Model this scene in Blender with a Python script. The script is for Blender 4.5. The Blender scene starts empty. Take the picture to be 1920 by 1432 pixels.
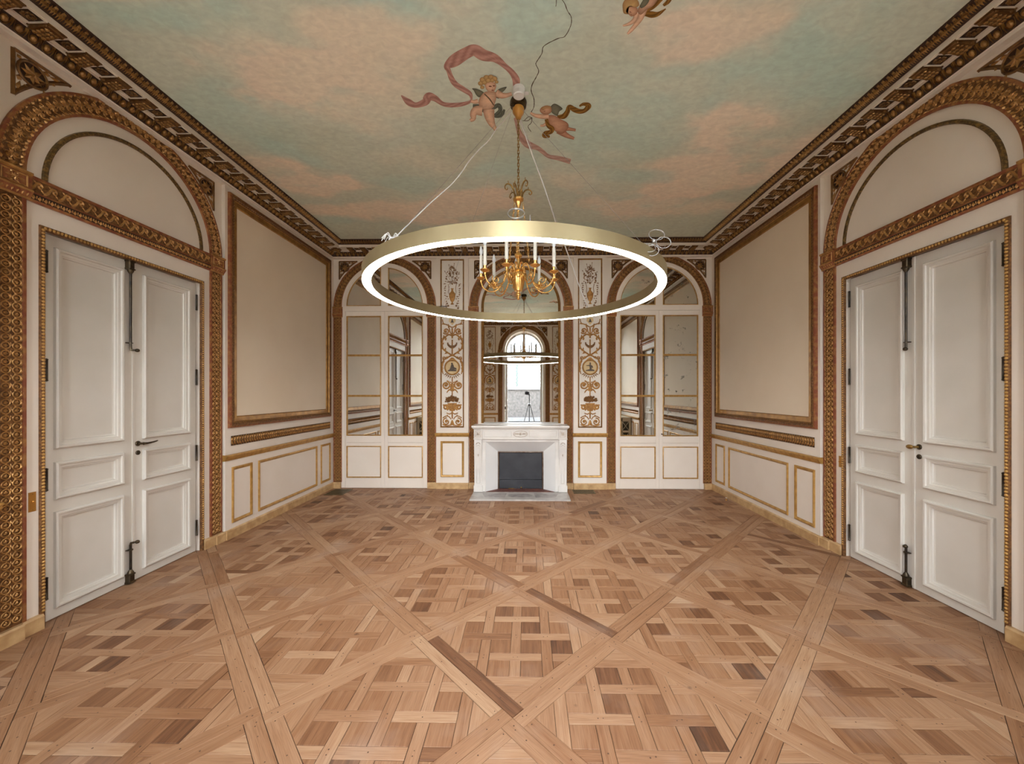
import bpy, bmesh, math, random
import numpy as np
from mathutils import Matrix, Vector
random.seed(7)
R = random.Random(11)
PI = math.pi
sc = bpy.context.scene
col = sc.collection
# ------------------------------------------------------------------ camera, world, light, exposure
FPX, YAW, VPX, HOR, EYE = 710.0, math.radians(0.9), 988.0, 737.0, 1.5
PPX = VPX - FPX * math.tan(YAW)
cd = bpy.data.cameras.new('camera_view'); cam = bpy.data.objects.new('camera_view', cd); col.objects.link(cam)
cd.sensor_width = 36.0; cd.sensor_fit = 'HORIZONTAL'; cd.lens = FPX / 1920.0 * 36.0
cd.shift_x = -(PPX - 960.0) / 1920.0; cd.shift_y = (HOR - 716.0) / 1920.0
cd.clip_start = 0.02; cd.clip_end = 200
cam.location = (0, 0, EYE); cam.rotation_euler = (PI / 2, 0, YAW)
sc.camera = cam
SKY_STRENGTH = 18.5
RING_STRENGTH = 25.0
sc.view_settings.view_transform = 'Standard'; sc.view_settings.look = 'None'
sc.view_settings.gamma = 1.0; sc.view_settings.use_curve_mapping = False
sc.view_settings.exposure = 0.73
sc.cycles.use_denoising = True
sc.cycles.max_bounces = 10; sc.cycles.diffuse_bounces = 6; sc.cycles.glossy_bounces = 6
sc.cycles.transparent_max_bounces = 12
sc.cycles.caustics_reflective = False; sc.cycles.caustics_refractive = False
sc.cycles.sample_clamp_indirect = 6.0
w = bpy.data.worlds.new('world'); sc.world = w; w.use_nodes = True
nt = w.node_tree; nt.nodes.clear()
wo = nt.nodes.new('ShaderNodeOutputWorld'); bg = nt.nodes.new('ShaderNodeBackground')
tc = nt.nodes.new('ShaderNodeTexCoord'); sx = nt.nodes.new('ShaderNodeSeparateXYZ'); rp = nt.nodes.new('ShaderNodeValToRGB')
rp.color_ramp.elements[0].position = 0.0; rp.color_ramp.elements[0].color = (0.97, 0.97, 1.0, 1)
rp.color_ramp.elements[1].position = 0.8; rp.color_ramp.elements[1].color = (0.88, 0.93, 1.0, 1)
nt.links.new(tc.outputs['Generated'], sx.inputs[0]); nt.links.new(sx.outputs['Z'], rp.inputs[0])
nt.links.new(rp.outputs[0], bg.inputs[0]); bg.inputs[1].default_value = SKY_STRENGTH
nt.links.new(bg.outputs[0], wo.inputs[0])
# window portals: they only guide the sampling of the daylight that comes through the three rear windows
REAR_Y, BACK_Y, LEFT_X, RIGHT_X = -0.06, 5.965, -3.105, 2.925
PROUD = 0.035
CEIL = 3.82
BAYS = (-2.25, -0.095, 2.066)          # arch bays of the back and the rear wall
SPRING, RO, RI = 2.858, 0.82, 0.685
for k, bx in enumerate(BAYS):
    ld = bpy.data.lights.new('window_daylight', 'AREA'); ld.shape = 'RECTANGLE'; ld.size = 1.2; ld.size_y = 3.4
    ld.cycles.is_portal = True
    lo = bpy.data.objects.new('window_daylight', ld); col.objects.link(lo)
    lo.location = (bx, REAR_Y - 0.46, 1.7); lo.rotation_euler = (PI / 2, 0, 0)

# ------------------------------------------------------------------ helpers: materials
def srgb(r, g, b):
    f = lambda c: (c / 255.0 / 12.92) if c <= 10 else ((c / 255.0 + 0.055) / 1.055) ** 2.4
    return (f(r), f(g), f(b), 1.0)
MATS = {}
def mat(name, c1, c2=None, rough=0.5, metal=0.0, scale=8.0, bump=0.0, bscale=60.0, ramp=(0.35, 0.65), detail=4.0, rough2=None, coat=0.0, spec=0.5):
    m = bpy.data.materials.new(name); m.use_nodes = True; n = m.node_tree.nodes; l = m.node_tree.links
    b = n['Principled BSDF']; b.inputs['Roughness'].default_value = rough; b.inputs['Metallic'].default_value = metal
    b.inputs['Specular IOR Level'].default_value = spec
    if coat: b.inputs['Coat Weight'].default_value = coat; b.inputs['Coat Roughness'].default_value = 0.25
    g = n.new('ShaderNodeNewGeometry')
    if c2 is None: c2 = tuple(min(1, x * 0.93) for x in c1[:3]) + (1,)
    t = n.new('ShaderNodeTexNoise'); t.inputs['Scale'].default_value = scale; t.inputs['Detail'].default_value = detail
    l.new(g.outputs['Position'], t.inputs['Vector'])
    r = n.new('ShaderNodeValToRGB'); r.color_ramp.elements[0].position = ramp[0]; r.color_ramp.elements[1].position = ramp[1]
    r.color_ramp.elements[0].color = c1; r.color_ramp.elements[1].color = c2
    l.new(t.outputs['Fac'], r.inputs[0]); l.new(r.outputs[0], b.inputs['Base Color'])
    if rough2 is not None:
        mr = n.new('ShaderNodeMapRange'); mr.inputs['To Min'].default_value = rough; mr.inputs['To Max'].default_value = rough2
        l.new(t.outputs['Fac'], mr.inputs['Value']); l.new(mr.outputs[0], b.inputs['Roughness'])
    if bump:
        t2 = n.new('ShaderNodeTexNoise'); t2.inputs['Scale'].default_value = bscale; t2.inputs['Detail'].default_value = 3
        l.new(g.outputs['Position'], t2.inputs['Vector'])
        bp = n.new('ShaderNodeBump'); bp.inputs['Strength'].default_value = bump; bp.inputs['Distance'].default_value = 0.004
        l.new(t2.outputs['Fac'], bp.inputs['Height']); l.new(bp.outputs[0], b.inputs['Normal'])
    MATS[name] = m
    return m
mat('white', (0.82, 0.745, 0.665, 1), (0.78, 0.70, 0.615, 1), rough=0.55, scale=2.2, bump=0.08, bscale=25)
mat('door_paint', (0.67, 0.64, 0.59, 1), (0.63, 0.60, 0.545, 1), rough=0.42, scale=3.0, bump=0.06, bscale=30)
mat('panel_cloth', (0.82, 0.71, 0.565, 1), (0.78, 0.665, 0.52, 1), rough=0.7, scale=1.6, bump=0.05, bscale=80)
mat('gold', (0.40, 0.205, 0.05, 1), (0.24, 0.112, 0.028, 1), rough=0.42, metal=0.5, scale=14, bump=0.15, bscale=60)
mat('gold_bright', (0.56, 0.325, 0.095, 1), (0.40, 0.215, 0.058, 1), rough=0.40, metal=0.35, scale=22, bump=0.12, bscale=90)
mat('gilt', (0.57, 0.31, 0.10, 1), (0.30, 0.145, 0.043, 1), rough=0.36, metal=0.45, scale=30, bump=0.25, bscale=140, ramp=(0.3, 0.7))
mat('gilt_mid', (0.43, 0.225, 0.066, 1), (0.21, 0.098, 0.03, 1), rough=0.36, metal=0.5, scale=30, bump=0.25, bscale=140, ramp=(0.3, 0.7))
mat('gilt_dark', (0.25, 0.122, 0.036, 1), (0.105, 0.048, 0.016, 1), rough=0.38, metal=0.5, scale=24, bump=0.25, bscale=140, ramp=(0.3, 0.7))
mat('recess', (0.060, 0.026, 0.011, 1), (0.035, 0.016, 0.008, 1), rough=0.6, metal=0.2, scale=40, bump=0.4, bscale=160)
mat('gilt_field', (0.24, 0.11, 0.036, 1), (0.12, 0.052, 0.018, 1), rough=0.5, metal=0.35, scale=60, bump=0.5, bscale=170, ramp=(0.4, 0.6))
mat('bole', (0.25, 0.075, 0.035, 1), (0.40, 0.19, 0.06, 1), rough=0.5, metal=0.3, scale=26, bump=0.2, bscale=120, ramp=(0.42, 0.72))
mat('bronze_line', (0.10, 0.06, 0.022, 1), (0.30, 0.17, 0.05, 1), rough=0.45, metal=0.5, scale=60, ramp=(0.45, 0.7))
mat('ochre_marble', (0.62, 0.42, 0.215, 1), (0.40, 0.235, 0.10, 1), rough=0.35, scale=12, ramp=(0.32, 0.72), detail=10)
mat('white_marble', (0.72, 0.695, 0.665, 1), (0.57, 0.545, 0.52, 1), rough=0.28, scale=3.5, ramp=(0.45, 0.78), detail=9)
mat('hearth_marble', (0.50, 0.475, 0.45, 1), (0.34, 0.32, 0.305, 1), rough=0.3, scale=9, ramp=(0.4, 0.7), detail=9)
mat('marble_carving', (0.60, 0.535, 0.47, 1), (0.44, 0.37, 0.31, 1), rough=0.4, scale=30)
mat('grey_marble', (0.40, 0.37, 0.36, 1), (0.24, 0.21, 0.205, 1), rough=0.35, scale=12, detail=8)
mat('insert_paint', (0.78, 0.775, 0.77, 1), (0.74, 0.735, 0.73, 1), rough=0.45, scale=2)
mat('firebrick', (0.16, 0.055, 0.04, 1), (0.09, 0.035, 0.03, 1), rough=0.7, scale=20)
mat('steel_trim', (0.20, 0.16, 0.13, 1), (0.12, 0.08, 0.06, 1), rough=0.35, metal=0.8, scale=20)
mat('fire_board', (0.018, 0.019, 0.024, 1), (0.034, 0.035, 0.042, 1), rough=0.45, metal=0.1, scale=5, bump=0.1, bscale=8)
mat('iron', (0.035, 0.03, 0.026, 1), (0.075, 0.055, 0.035, 1), rough=0.38, metal=0.75, scale=20)
mat('bronze_dark', (0.11, 0.08, 0.045, 1), (0.05, 0.038, 0.025, 1), rough=0.36, metal=0.8, scale=30)
mat('brass_satin', (0.40, 0.325, 0.185, 1), (0.35, 0.28, 0.155, 1), rough=0.42, metal=0.7, scale=6)
mat('brass_gilt', (0.86, 0.54, 0.19, 1), (0.72, 0.40, 0.115, 1), rough=0.27, metal=0.9, scale=18)
mat('brass_aged', (0.40, 0.25, 0.075, 1), (0.20, 0.115, 0.035, 1), rough=0.38, metal=0.85, scale=30)
mat('brass_plate', (0.50, 0.25, 0.055, 1), (0.42, 0.20, 0.045, 1), rough=0.3, metal=0.7, scale=10)
mat('amber_wood', (0.52, 0.25, 0.045, 1), (0.40, 0.17, 0.03, 1), rough=0.32, scale=14)
mat('candle_sleeve', (0.80, 0.78, 0.72, 1), (0.74, 0.71, 0.65, 1), rough=0.5, scale=40)
mat('bulb_glass', (0.80, 0.84, 0.88, 1), (0.75, 0.80, 0.85, 1), rough=0.15, scale=10)
mat('white_plastic', (0.78, 0.78, 0.77, 1), (0.74, 0.74, 0.73, 1), rough=0.4, scale=4)
mat('cable_white', (0.76, 0.75, 0.75, 1), (0.70, 0.69, 0.69, 1), rough=0.5, scale=30)
mat('wire_steel', (0.50, 0.50, 0.50, 1), (0.40, 0.40, 0.40, 1), rough=0.35, metal=0.7, scale=30)
mat('black_plastic', (0.02, 0.02, 0.022, 1), (0.03, 0.03, 0.032, 1), rough=0.45, scale=30)
mat('lens_glass', (0.02, 0.025, 0.04, 1), (0.03, 0.03, 0.05, 1), rough=0.08, scale=10)
mat('subfloor', (0.055, 0.028, 0.014, 1), (0.035, 0.018, 0.01, 1), rough=0.8, scale=20)
mat('peg', (0.10, 0.045, 0.02, 1), (0.06, 0.028, 0.014, 1), rough=0.6, scale=30)
mat('vent_brass', (0.20, 0.16, 0.075, 1), (0.12, 0.10, 0.05, 1), rough=0.4, metal=0.6, scale=30)
mat('cream_cabinet', (0.58, 0.51, 0.38, 1), (0.53, 0.46, 0.34, 1), rough=0.5, scale=4)
mat('cabinet_dark', (0.08, 0.08, 0.05, 1), (0.05, 0.05, 0.035, 1), rough=0.7, scale=8)
mat('arabesque_gold', (0.46, 0.23, 0.055, 1), (0.28, 0.125, 0.03, 1), rough=0.45, metal=0.35, scale=30, ramp=(0.36, 0.66))
mat('arabesque_dark', (0.34, 0.18, 0.068, 1), (0.19, 0.095, 0.036, 1), rough=0.5, metal=0.25, scale=40)
mat('arabesque_ground', (0.80, 0.755, 0.69, 1), (0.75, 0.70, 0.63, 1), rough=0.6, scale=6)
mat('cameo_cream', (0.70, 0.53, 0.28, 1), (0.62, 0.45, 0.22, 1), rough=0.5, scale=12)
mat('cameo_dark', (0.055, 0.04, 0.035, 1), (0.12, 0.085, 0.06, 1), rough=0.6, scale=60)
mat('garden_stone', (0.050, 0.046, 0.044, 1), (0.026, 0.024, 0.023, 1), rough=0.9, scale=10, detail=8)  # wall, coping and trellis colours darkened to offset the overbright sky
mat('garden_coping', (0.085, 0.088, 0.094, 1), (0.07, 0.072, 0.078, 1), rough=0.8, scale=6)
mat('garden_grass', (0.020, 0.036, 0.014, 1), (0.012, 0.022, 0.008, 1), rough=0.95, scale=14)
mat('garden_gravel', (0.68, 0.60, 0.49, 1), (0.60, 0.53, 0.43, 1), rough=0.95, scale=30)  # ground out of view, made pale and warm to bounce daylight indoors
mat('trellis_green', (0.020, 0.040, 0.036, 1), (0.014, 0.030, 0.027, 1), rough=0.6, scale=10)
mat('house_render', (0.72, 0.68, 0.62, 1), (0.66, 0.62, 0.56, 1), rough=0.8, scale=2)
mat('house_roof', (0.30, 0.33, 0.38, 1), (0.25, 0.28, 0.32, 1), rough=0.7, scale=5)
mat('window_paint', (0.76, 0.76, 0.76, 1), (0.72, 0.72, 0.72, 1), rough=0.4, scale=3)

def mirror_mat(name, tint, fox):
    m = bpy.data.materials.new(name); m.use_nodes = True; n = m.node_tree.nodes; l = m.node_tree.links
    b = n['Principled BSDF']; b.inputs['Metallic'].default_value = 1.0; b.inputs['Roughness'].default_value = 0.012
    b.inputs['Base Color'].default_value = tint
    g = n.new('ShaderNodeNewGeometry')
    t = n.new('ShaderNodeTexNoise'); t.inputs['Scale'].default_value = 7; t.inputs['Detail'].default_value = 8; t.inputs['Roughness'].default_value = 0.75
    l.new(g.outputs['Position'], t.inputs['Vector'])
    r = n.new('ShaderNodeValToRGB'); r.color_ramp.elements[0].position = fox; r.color_ramp.elements[1].position = fox + 0.06
    r.color_ramp.elements[0].color = tint; r.color_ramp.elements[1].color = (0.16, 0.14, 0.10, 1)
    l.new(t.outputs['Fac'], r.inputs[0]); l.new(r.outputs[0], b.inputs['Base Color'])
    r2 = n.new('ShaderNodeMapRange'); r2.inputs['From Min'].default_value = fox; r2.inputs['From Max'].default_value = fox + 0.06
    r2.inputs['To Min'].default_value = 0.012; r2.inputs['To Max'].default_value = 0.5
    l.new(t.outputs['Fac'], r2.inputs['Value']); l.new(r2.outputs[0], b.inputs['Roughness'])
    MATS[name] = m
mirror_mat('mirror', (0.80, 0.82, 0.81, 1), 0.80)
mirror_mat('mirror_aged', (0.70, 0.73, 0.71, 1), 0.60)
def glass_mat():
    m = bpy.data.materials.new('window_glass'); m.use_nodes = True; n = m.node_tree.nodes; l = m.node_tree.links
    n.remove(n['Principled BSDF']); o = n['Material Output']
    tr = n.new('ShaderNodeBsdfTransparent'); tr.inputs[0].default_value = (0.95, 0.97, 0.96, 1)
    gl = n.new('ShaderNodeBsdfGlossy'); gl.inputs['Roughness'].default_value = 0.01
    fr = n.new('ShaderNodeFresnel'); fr.inputs[0].default_value = 1.45; mx = n.new('ShaderNodeMixShader')
    l.new(fr.outputs[0], mx.inputs[0]); l.new(tr.outputs[0], mx.inputs[1]); l.new(gl.outputs[0], mx.inputs[2]); l.new(mx.outputs[0], o.inputs[0])
    MATS['window_glass'] = m
glass_mat()
def glow_mat():
    m = bpy.data.materials.new('led_diffuser'); m.use_nodes = True; n = m.node_tree.nodes
    b = n['Principled BSDF']; b.inputs['Base Color'].default_value = (0.9, 0.9, 0.88, 1)
    b.inputs['Emission Color'].default_value = (1.0, 0.95, 0.88, 1); b.inputs['Emission Strength'].default_value = RING_STRENGTH
    MATS['led_diffuser'] = m
glow_mat()
def wood_mat():
    m = bpy.data.materials.new('oak'); m.use_nodes = True; n = m.node_tree.nodes; l = m.node_tree.links
    b = n['Principled BSDF']
    uv = n.new('ShaderNodeUVMap'); uv.uv_map = 'grain'
    mp = n.new('ShaderNodeMapping'); mp.inputs['Scale'].default_value = (3.0, 42.0, 1)
    l.new(uv.outputs[0], mp.inputs[0])
    wv = n.new('ShaderNodeTexNoise'); wv.inputs['Scale'].default_value = 1.0; wv.inputs['Detail'].default_value = 6; wv.inputs['Distortion'].default_value = 0.8
    l.new(mp.outputs[0], wv.inputs['Vector'])
    mp2 = n.new('ShaderNodeMapping'); mp2.inputs['Scale'].default_value = (9.0, 260.0, 1); l.new(uv.outputs[0], mp2.inputs[0])
    fine = n.new('ShaderNodeTexNoise'); fine.inputs['Scale'].default_value = 1.0; fine.inputs['Detail'].default_value = 3
    l.new(mp2.outputs[0], fine.inputs['Vector'])
    at = n.new('ShaderNodeAttribute'); at.attribute_name = 'tone'
    # plank tone -> ramp
    rt = n.new('ShaderNodeValToRGB'); e = rt.color_ramp.elements
    e[0].position = 0.0; e[0].color = (0.085, 0.036, 0.017, 1)
    e[1].position = 1.0; e[1].color = (0.455, 0.295, 0.18, 1)
    for p, c in ((0.14, (0.155, 0.066, 0.029, 1)), (0.4, (0.262, 0.126, 0.060, 1)), (0.7, (0.365, 0.208, 0.117, 1))):
        k = e.new(p); k.color = c
    # tone + grain
    ad = n.new('ShaderNodeMath'); ad.operation = 'MULTIPLY_ADD'; ad.inputs[1].default_value = 0.62; 
    l.new(wv.outputs['Fac'], ad.inputs[0]); l.new(at.outputs['Fac'], ad.inputs[2])
    sb = n.new('ShaderNodeMath'); sb.operation = 'SUBTRACT'; sb.inputs[1].default_value = 0.31; l.new(ad.outputs[0], sb.inputs[0])
    l.new(sb.outputs[0], rt.inputs[0])
    mx = n.new('ShaderNodeMix'); mx.data_type = 'RGBA'; mx.blend_type = 'MULTIPLY'; mx.inputs['Factor'].default_value = 0.65
    rf = n.new('ShaderNodeValToRGB'); rf.color_ramp.elements[0].position = 0.3; rf.color_ramp.elements[0].color = (0.62, 0.55, 0.5, 1)
    rf.color_ramp.elements[1].position = 0.55; rf.color_ramp.elements[1].color = (1, 1, 1, 1)
    l.new(fine.outputs['Fac'], rf.inputs[0]); l.new(rt.outputs[0], mx.inputs[6]); l.new(rf.outputs[0], mx.inputs[7])
    # knots
    g = n.new('ShaderNodeNewGeometry')
    kn = n.new('ShaderNodeTexVoronoi'); kn.inputs['Scale'].default_value = 3.2; l.new(g.outputs['Position'], kn.inputs['Vector'])
    kr = n.new('ShaderNodeValToRGB'); kr.color_ramp.elements[0].position = 0.012; kr.color_ramp.elements[0].color = (0.22, 0.13, 0.08, 1)
    kr.color_ramp.elements[1].position = 0.05; kr.color_ramp.elements[1].color = (1, 1, 1, 1)
    l.new(kn.outputs['Distance'], kr.inputs[0])
    mx2 = n.new('ShaderNodeMix'); mx2.data_type = 'RGBA'; mx2.blend_type = 'MULTIPLY'; mx2.inputs['Factor'].default_value = 0.8
    l.new(mx.outputs[2], mx2.inputs[6]); l.new(kr.outputs[0], mx2.inputs[7])
    # limed white bloom
    bl = n.new('ShaderNodeTexNoise'); bl.inputs['Scale'].default_value = 2.3; bl.inputs['Detail'].default_value = 5; l.new(g.outputs['Position'], bl.inputs['Vector'])
    br = n.new('ShaderNodeMapRange'); br.inputs['From Min'].default_value = 0.55; br.inputs['From Max'].default_value = 0.75; br.inputs['To Max'].default_value = 0.22
    l.new(bl.outputs['Fac'], br.inputs['Value'])
    mx3 = n.new('ShaderNodeMix'); mx3.data_type = 'RGBA'; mx3.inputs[7].default_value = (0.50, 0.42, 0.36, 1)
    l.new(br.outputs[0], mx3.inputs['Factor']); l.new(mx2.outputs[2], mx3.inputs[6])
    l.new(mx3.outputs[2], b.inputs['Base Color'])
    b.inputs['Roughness'].default_value = 0.48; b.inputs['Specular IOR Level'].default_value = 0.35
    bp = n.new('ShaderNodeBump'); bp.inputs['Strength'].default_value = 0.12; bp.inputs['Distance'].default_value = 0.002
    l.new(fine.outputs['Fac'], bp.inputs['Height']); l.new(bp.outputs[0], b.inputs['Normal'])
    MATS['oak'] = m
wood_mat()
def fresco_mat(name, grain=0.10, rough=0.85):
    m = bpy.data.materials.new(name); m.use_nodes = True; n = m.node_tree.nodes; l = m.node_tree.links
    b = n['Principled BSDF']; b.inputs['Roughness'].default_value = rough; b.inputs['Specular IOR Level'].default_value = 0.2
    at = n.new('ShaderNodeAttribute'); at.attribute_name = 'paint'
    g = n.new('ShaderNodeNewGeometry')
    mp = n.new('ShaderNodeMapping'); mp.inputs['Scale'].default_value = (1.0, 1.6, 1.0); l.new(g.outputs['Position'], mp.inputs[0])
    t = n.new('ShaderNodeTexNoise'); t.inputs['Scale'].default_value = 16; t.inputs['Detail'].default_value = 7; t.inputs['Distortion'].default_value = 0.6
    l.new(mp.outputs[0], t.inputs['Vector'])
    mr = n.new('ShaderNodeMapRange'); mr.inputs['From Min'].default_value = 0.3; mr.inputs['From Max'].default_value = 0.7
    mr.inputs['To Min'].default_value = 1 - grain; mr.inputs['To Max'].default_value = 1 + grain
    l.new(t.outputs['Fac'], mr.inputs['Value'])
    vm = n.new('ShaderNodeVectorMath'); vm.operation = 'SCALE'; l.new(at.outputs['Color'], vm.inputs[0]); l.new(mr.outputs[0], vm.inputs['Scale'])
    l.new(vm.outputs[0], b.inputs['Base Color'])
    MATS[name] = m
fresco_mat('fresco_sky', 0.09); fresco_mat('fresco_figure', 0.14)

# ------------------------------------------------------------------ helpers: meshes
class MB:
    def __init__(s): s.v = []; s.f = []; s.m = []
    def add(s, vs, fs, m=0):
        o = len(s.v); s.v += [tuple(p) for p in vs]; s.f += [tuple(i + o for i in f) for f in fs]; s.m += [m] * len(fs); return s
    def merge(s, o, M=None, m=None):
        vs = [tuple(M @ Vector(p)) for p in o.v] if M is not None else o.v
        k = len(s.v); s.v += vs; s.f += [tuple(i + k for i in f) for f in o.f]; s.m += (o.m if m is None else [m] * len(o.f)); return s
    def box(s, x0, x1, y0, y1, z0, z1, m=0):
        return s.add([(x0, y0, z0), (x1, y0, z0), (x1, y1, z0), (x0, y1, z0), (x0, y0, z1), (x1, y0, z1), (x1, y1, z1), (x0, y1, z1)],
                     [(0, 3, 2, 1), (4, 5, 6, 7), (0, 1, 5, 4), (1, 2, 6, 5), (2, 3, 7, 6), (3, 0, 4, 7)], m)
    def chbox(s, x0, x1, y0, y1, z0, z1, c=0.004, m=0):      # box whose room-side face (y1) is chamfered
        v = [(x0, y0, z0), (x1, y0, z0), (x1, y0, z1), (x0, y0, z1), (x0, y1 - c, z0), (x1, y1 - c, z0), (x1, y1 - c, z1), (x0, y1 - c, z1),
             (x0 + c, y1, z0 + c), (x1 - c, y1, z0 + c), (x1 - c, y1, z1 - c), (x0 + c, y1, z1 - c)]
        f = [(0, 1, 2, 3)]
        for a in (0, 4):
            for i in range(4): j = (i + 1) % 4; f.append((a + i, a + j, a + 4 + j, a + 4 + i))
        f.append((8, 9, 10, 11)); return s.add(v, f, m)
    def loft(s, rings, closed=True, cap=True, m=0, ms=None):
        n = len(rings[0]); vs = [p for r in rings for p in r]; fs = []; mm = []
        for a in range(len(rings) - 1):
            for i in range(n if closed else n - 1):
                j = (i + 1) % n; fs.append((a * n + i, a * n + j, (a + 1) * n + j, (a + 1) * n + i)); mm.append(ms[a] if ms else m)
        if cap and closed:
            fs.append(tuple(range(n - 1, -1, -1))); fs.append(tuple(range((len(rings) - 1) * n, len(rings) * n))); mm += [m, m]
        o = len(s.v); s.v += [tuple(p) for p in vs]; s.f += [tuple(i + o for i in f) for f in fs]; s.m += mm; return s
    def lathe(s, prof, n=24, c=(0, 0, 0), m=0, cap=True):
        rings = [[(c[0] + r * math.cos(2 * PI * i / n), c[1] + r * math.sin(2 * PI * i / n), c[2] + z) for i in range(n)] for r, z in prof]
        return s.loft(rings, True, cap, m)
    def tube(s, path, r, n=8, m=0, closed=False):
        P = [Vector(p) for p in path]; k = len(P); rings = []; up = None
        for i in range(k):
            if closed: t = P[(i + 1) % k] - P[i - 1]
            else: t = P[min(i + 1, k - 1)] - P[max(i - 1, 0)]
            t.normalize()
            if up is None:
                up = Vector((0, 0, 1)) if abs(t.z) < 0.9 else Vector((1, 0, 0))
            a = t.cross(up)
            if a.length < 1e-6: a = t.orthogonal()
            a.normalize(); b = a.cross(t).normalized(); up = b
            rr = r[i] if isinstance(r, (list, tuple)) else r
            rings.append([P[i] + a * (rr * math.cos(2 * PI * q / n)) + b * (rr * math.sin(2 * PI * q / n)) for q in range(n)])
        if closed: rings.append(rings[0]); return s.loft(rings, True, False, m)
        return s.loft(rings, True, True, m)
    def ball(s, c, rx, ry=None, rz=None, n=8, k=5, m=0):
        ry = rx if ry is None else ry; rz = rx if rz is None else rz
        vs = [(c[0], c[1], c[2] - rz)]
        for a in range(1, k):
            th = PI * a / k
            for i in range(n): vs.append((c[0] + rx * math.sin(th) * math.cos(2 * PI * i / n), c[1] + ry * math.sin(th) * math.sin(2 * PI * i / n), c[2] - rz * math.cos(th)))
        vs.append((c[0], c[1], c[2] + rz)); fs = []
        for i in range(n): fs.append((0, 1 + (i + 1) % n, 1 + i))
        for a in range(k - 2):
            for i in range(n): fs.append((1 + a * n + i, 1 + a * n + (i + 1) % n, 1 + (a + 1) * n + (i + 1) % n, 1 + (a + 1) * n + i))
        t = len(vs) - 1
        for i in range(n): fs.append((t, 1 + (k - 2) * n + i, 1 + (k - 2) * n + (i + 1) % n))
        return s.add(vs, fs, m)
    def strip(s, s0, s1, prof, m=0, ms=None, mitre=False):      # profile (d, z) run along s; mitre: ends drawn in by d
        k = len(prof); e = (lambda d: d) if mitre else (lambda d: 0)
        vs = [(s0 + e(d), d, z) for d, z in prof] + [(s1 - e(d), d, z) for d, z in prof]
        fs = [(i, i + 1, k + i + 1, k + i) for i in range(k - 1)]
        mm = list(ms) if ms else [m] * (k - 1)
        if not mitre: fs += [tuple(range(k - 1, -1, -1)), tuple(range(k, 2 * k))]; mm += [m, m]
        o = len(s.v); s.v += vs; s.f += [tuple(i + o for i in f) for f in fs]; s.m += mm; return s
    def vstrip(s, z0, z1, prof, m=0, ms=None):      # profile (s, d) run up z
        k = len(prof); vs = [(a, d, z0) for a, d in prof] + [(a, d, z1) for a, d in prof]
        fs = [(i, i + 1, k + i + 1, k + i) for i in range(k - 1)]; mm = list(ms) if ms else [m] * (k - 1)
        fs += [tuple(range(k - 1, -1, -1)), tuple(range(k, 2 * k))]; mm += [m, m]
        o = len(s.v); s.v += vs; s.f += [tuple(i + o for i in f) for f in fs]; s.m += mm; return s
    def frame(s, s0, s1, z0, z1, prof, m=0, ms=None, bottom=True):      # rectangular frame, profile (inset t, d)
        if bottom: L = lambda t, d: [(s0 + t, d, z0 + t), (s1 - t, d, z0 + t), (s1 - t, d, z1 - t), (s0 + t, d, z1 - t)]
        else: L = lambda t, d: [(s0 + t, d, z0), (s0 + t, d, z1 - t), (s1 - t, d, z1 - t), (s1 - t, d, z0)]
        return s.loft([L(t, d) for t, d in prof], bottom, False, m, ms)
    def arc(s, cs, cz, prof, a0=0.0, a1=PI, n=40, m=0, ms=None):      # profile (r, d) swept along an arc in the wall plane
        rings = [[(cs + r * math.cos(a0 + (a1 - a0) * i / n), d, cz + r * math.sin(a0 + (a1 - a0) * i / n)) for i in range(n + 1)] for r, d in prof]
        return s.loft(rings, False, False, m, ms)
    def poly(s, pts, d0, d1, m=0):      # outline (s, z) given thickness d0..d1
        k = len(pts); vs = [(a, d0, z) for a, z in pts] + [(a, d1, z) for a, z in pts]
        fs = [tuple(range(k - 1, -1, -1)), tuple(range(k, 2 * k))] + [(i, (i + 1) % k, k + (i + 1) % k, k + i) for i in range(k)]
        return s.add(vs, fs, m)
    def disc(s, cs, cz, r, d0, d1, n=24, m=0): return s.poly([(cs + r * math.cos(2 * PI * i / n), cz + r * math.sin(2 * PI * i / n)) for i in range(n)], d0, d1, m)
    def ribbon(s, pts, wd, d0, h, m=0):      # flat curved ribbon on a wall, with a raised ridge; pts (s, z)
        k = len(pts); vs = []
        for i in range(k):
            a = pts[max(i - 1, 0)]; b = pts[min(i + 1, k - 1)]; tx, tz = b[0] - a[0], b[1] - a[1]; L = math.hypot(tx, tz) or 1
            nx, nz = -tz / L, tx / L; w_ = (wd[i] if isinstance(wd, (list, tuple)) else wd) / 2
            x, z = pts[i]; vs += [(x - nx * w_, d0, z - nz * w_), (x, d0 + h, z), (x + nx * w_, d0, z + nz * w_)]
        fs = []
        for i in range(k - 1):
            for j in range(2): fs.append((i * 3 + j, i * 3 + j + 1, i * 3 + j + 4, i * 3 + j + 3))
        return s.add(vs, fs, m)
    def leaf(s, x, z, ang, L, W, d0, h, m=0):      # pointed leaf on a wall
        c, t = math.cos(ang), math.sin(ang); P = lambda a, b: (x + a * c - b * t, z + a * t + b * c)
        q = [(0, 0), (L * 0.35, W / 2), (L, 0), (L * 0.35, -W / 2)]; vs = [(P(a, b)[0], d0, P(a, b)[1]) for a, b in q]
        mid = P(L * 0.4, 0); vs.append((mid[0], d0 + h, mid[1])); return s.add(vs, [(0, 1, 4), (1, 2, 4), (2, 3, 4), (3, 0, 4)], m)
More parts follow.
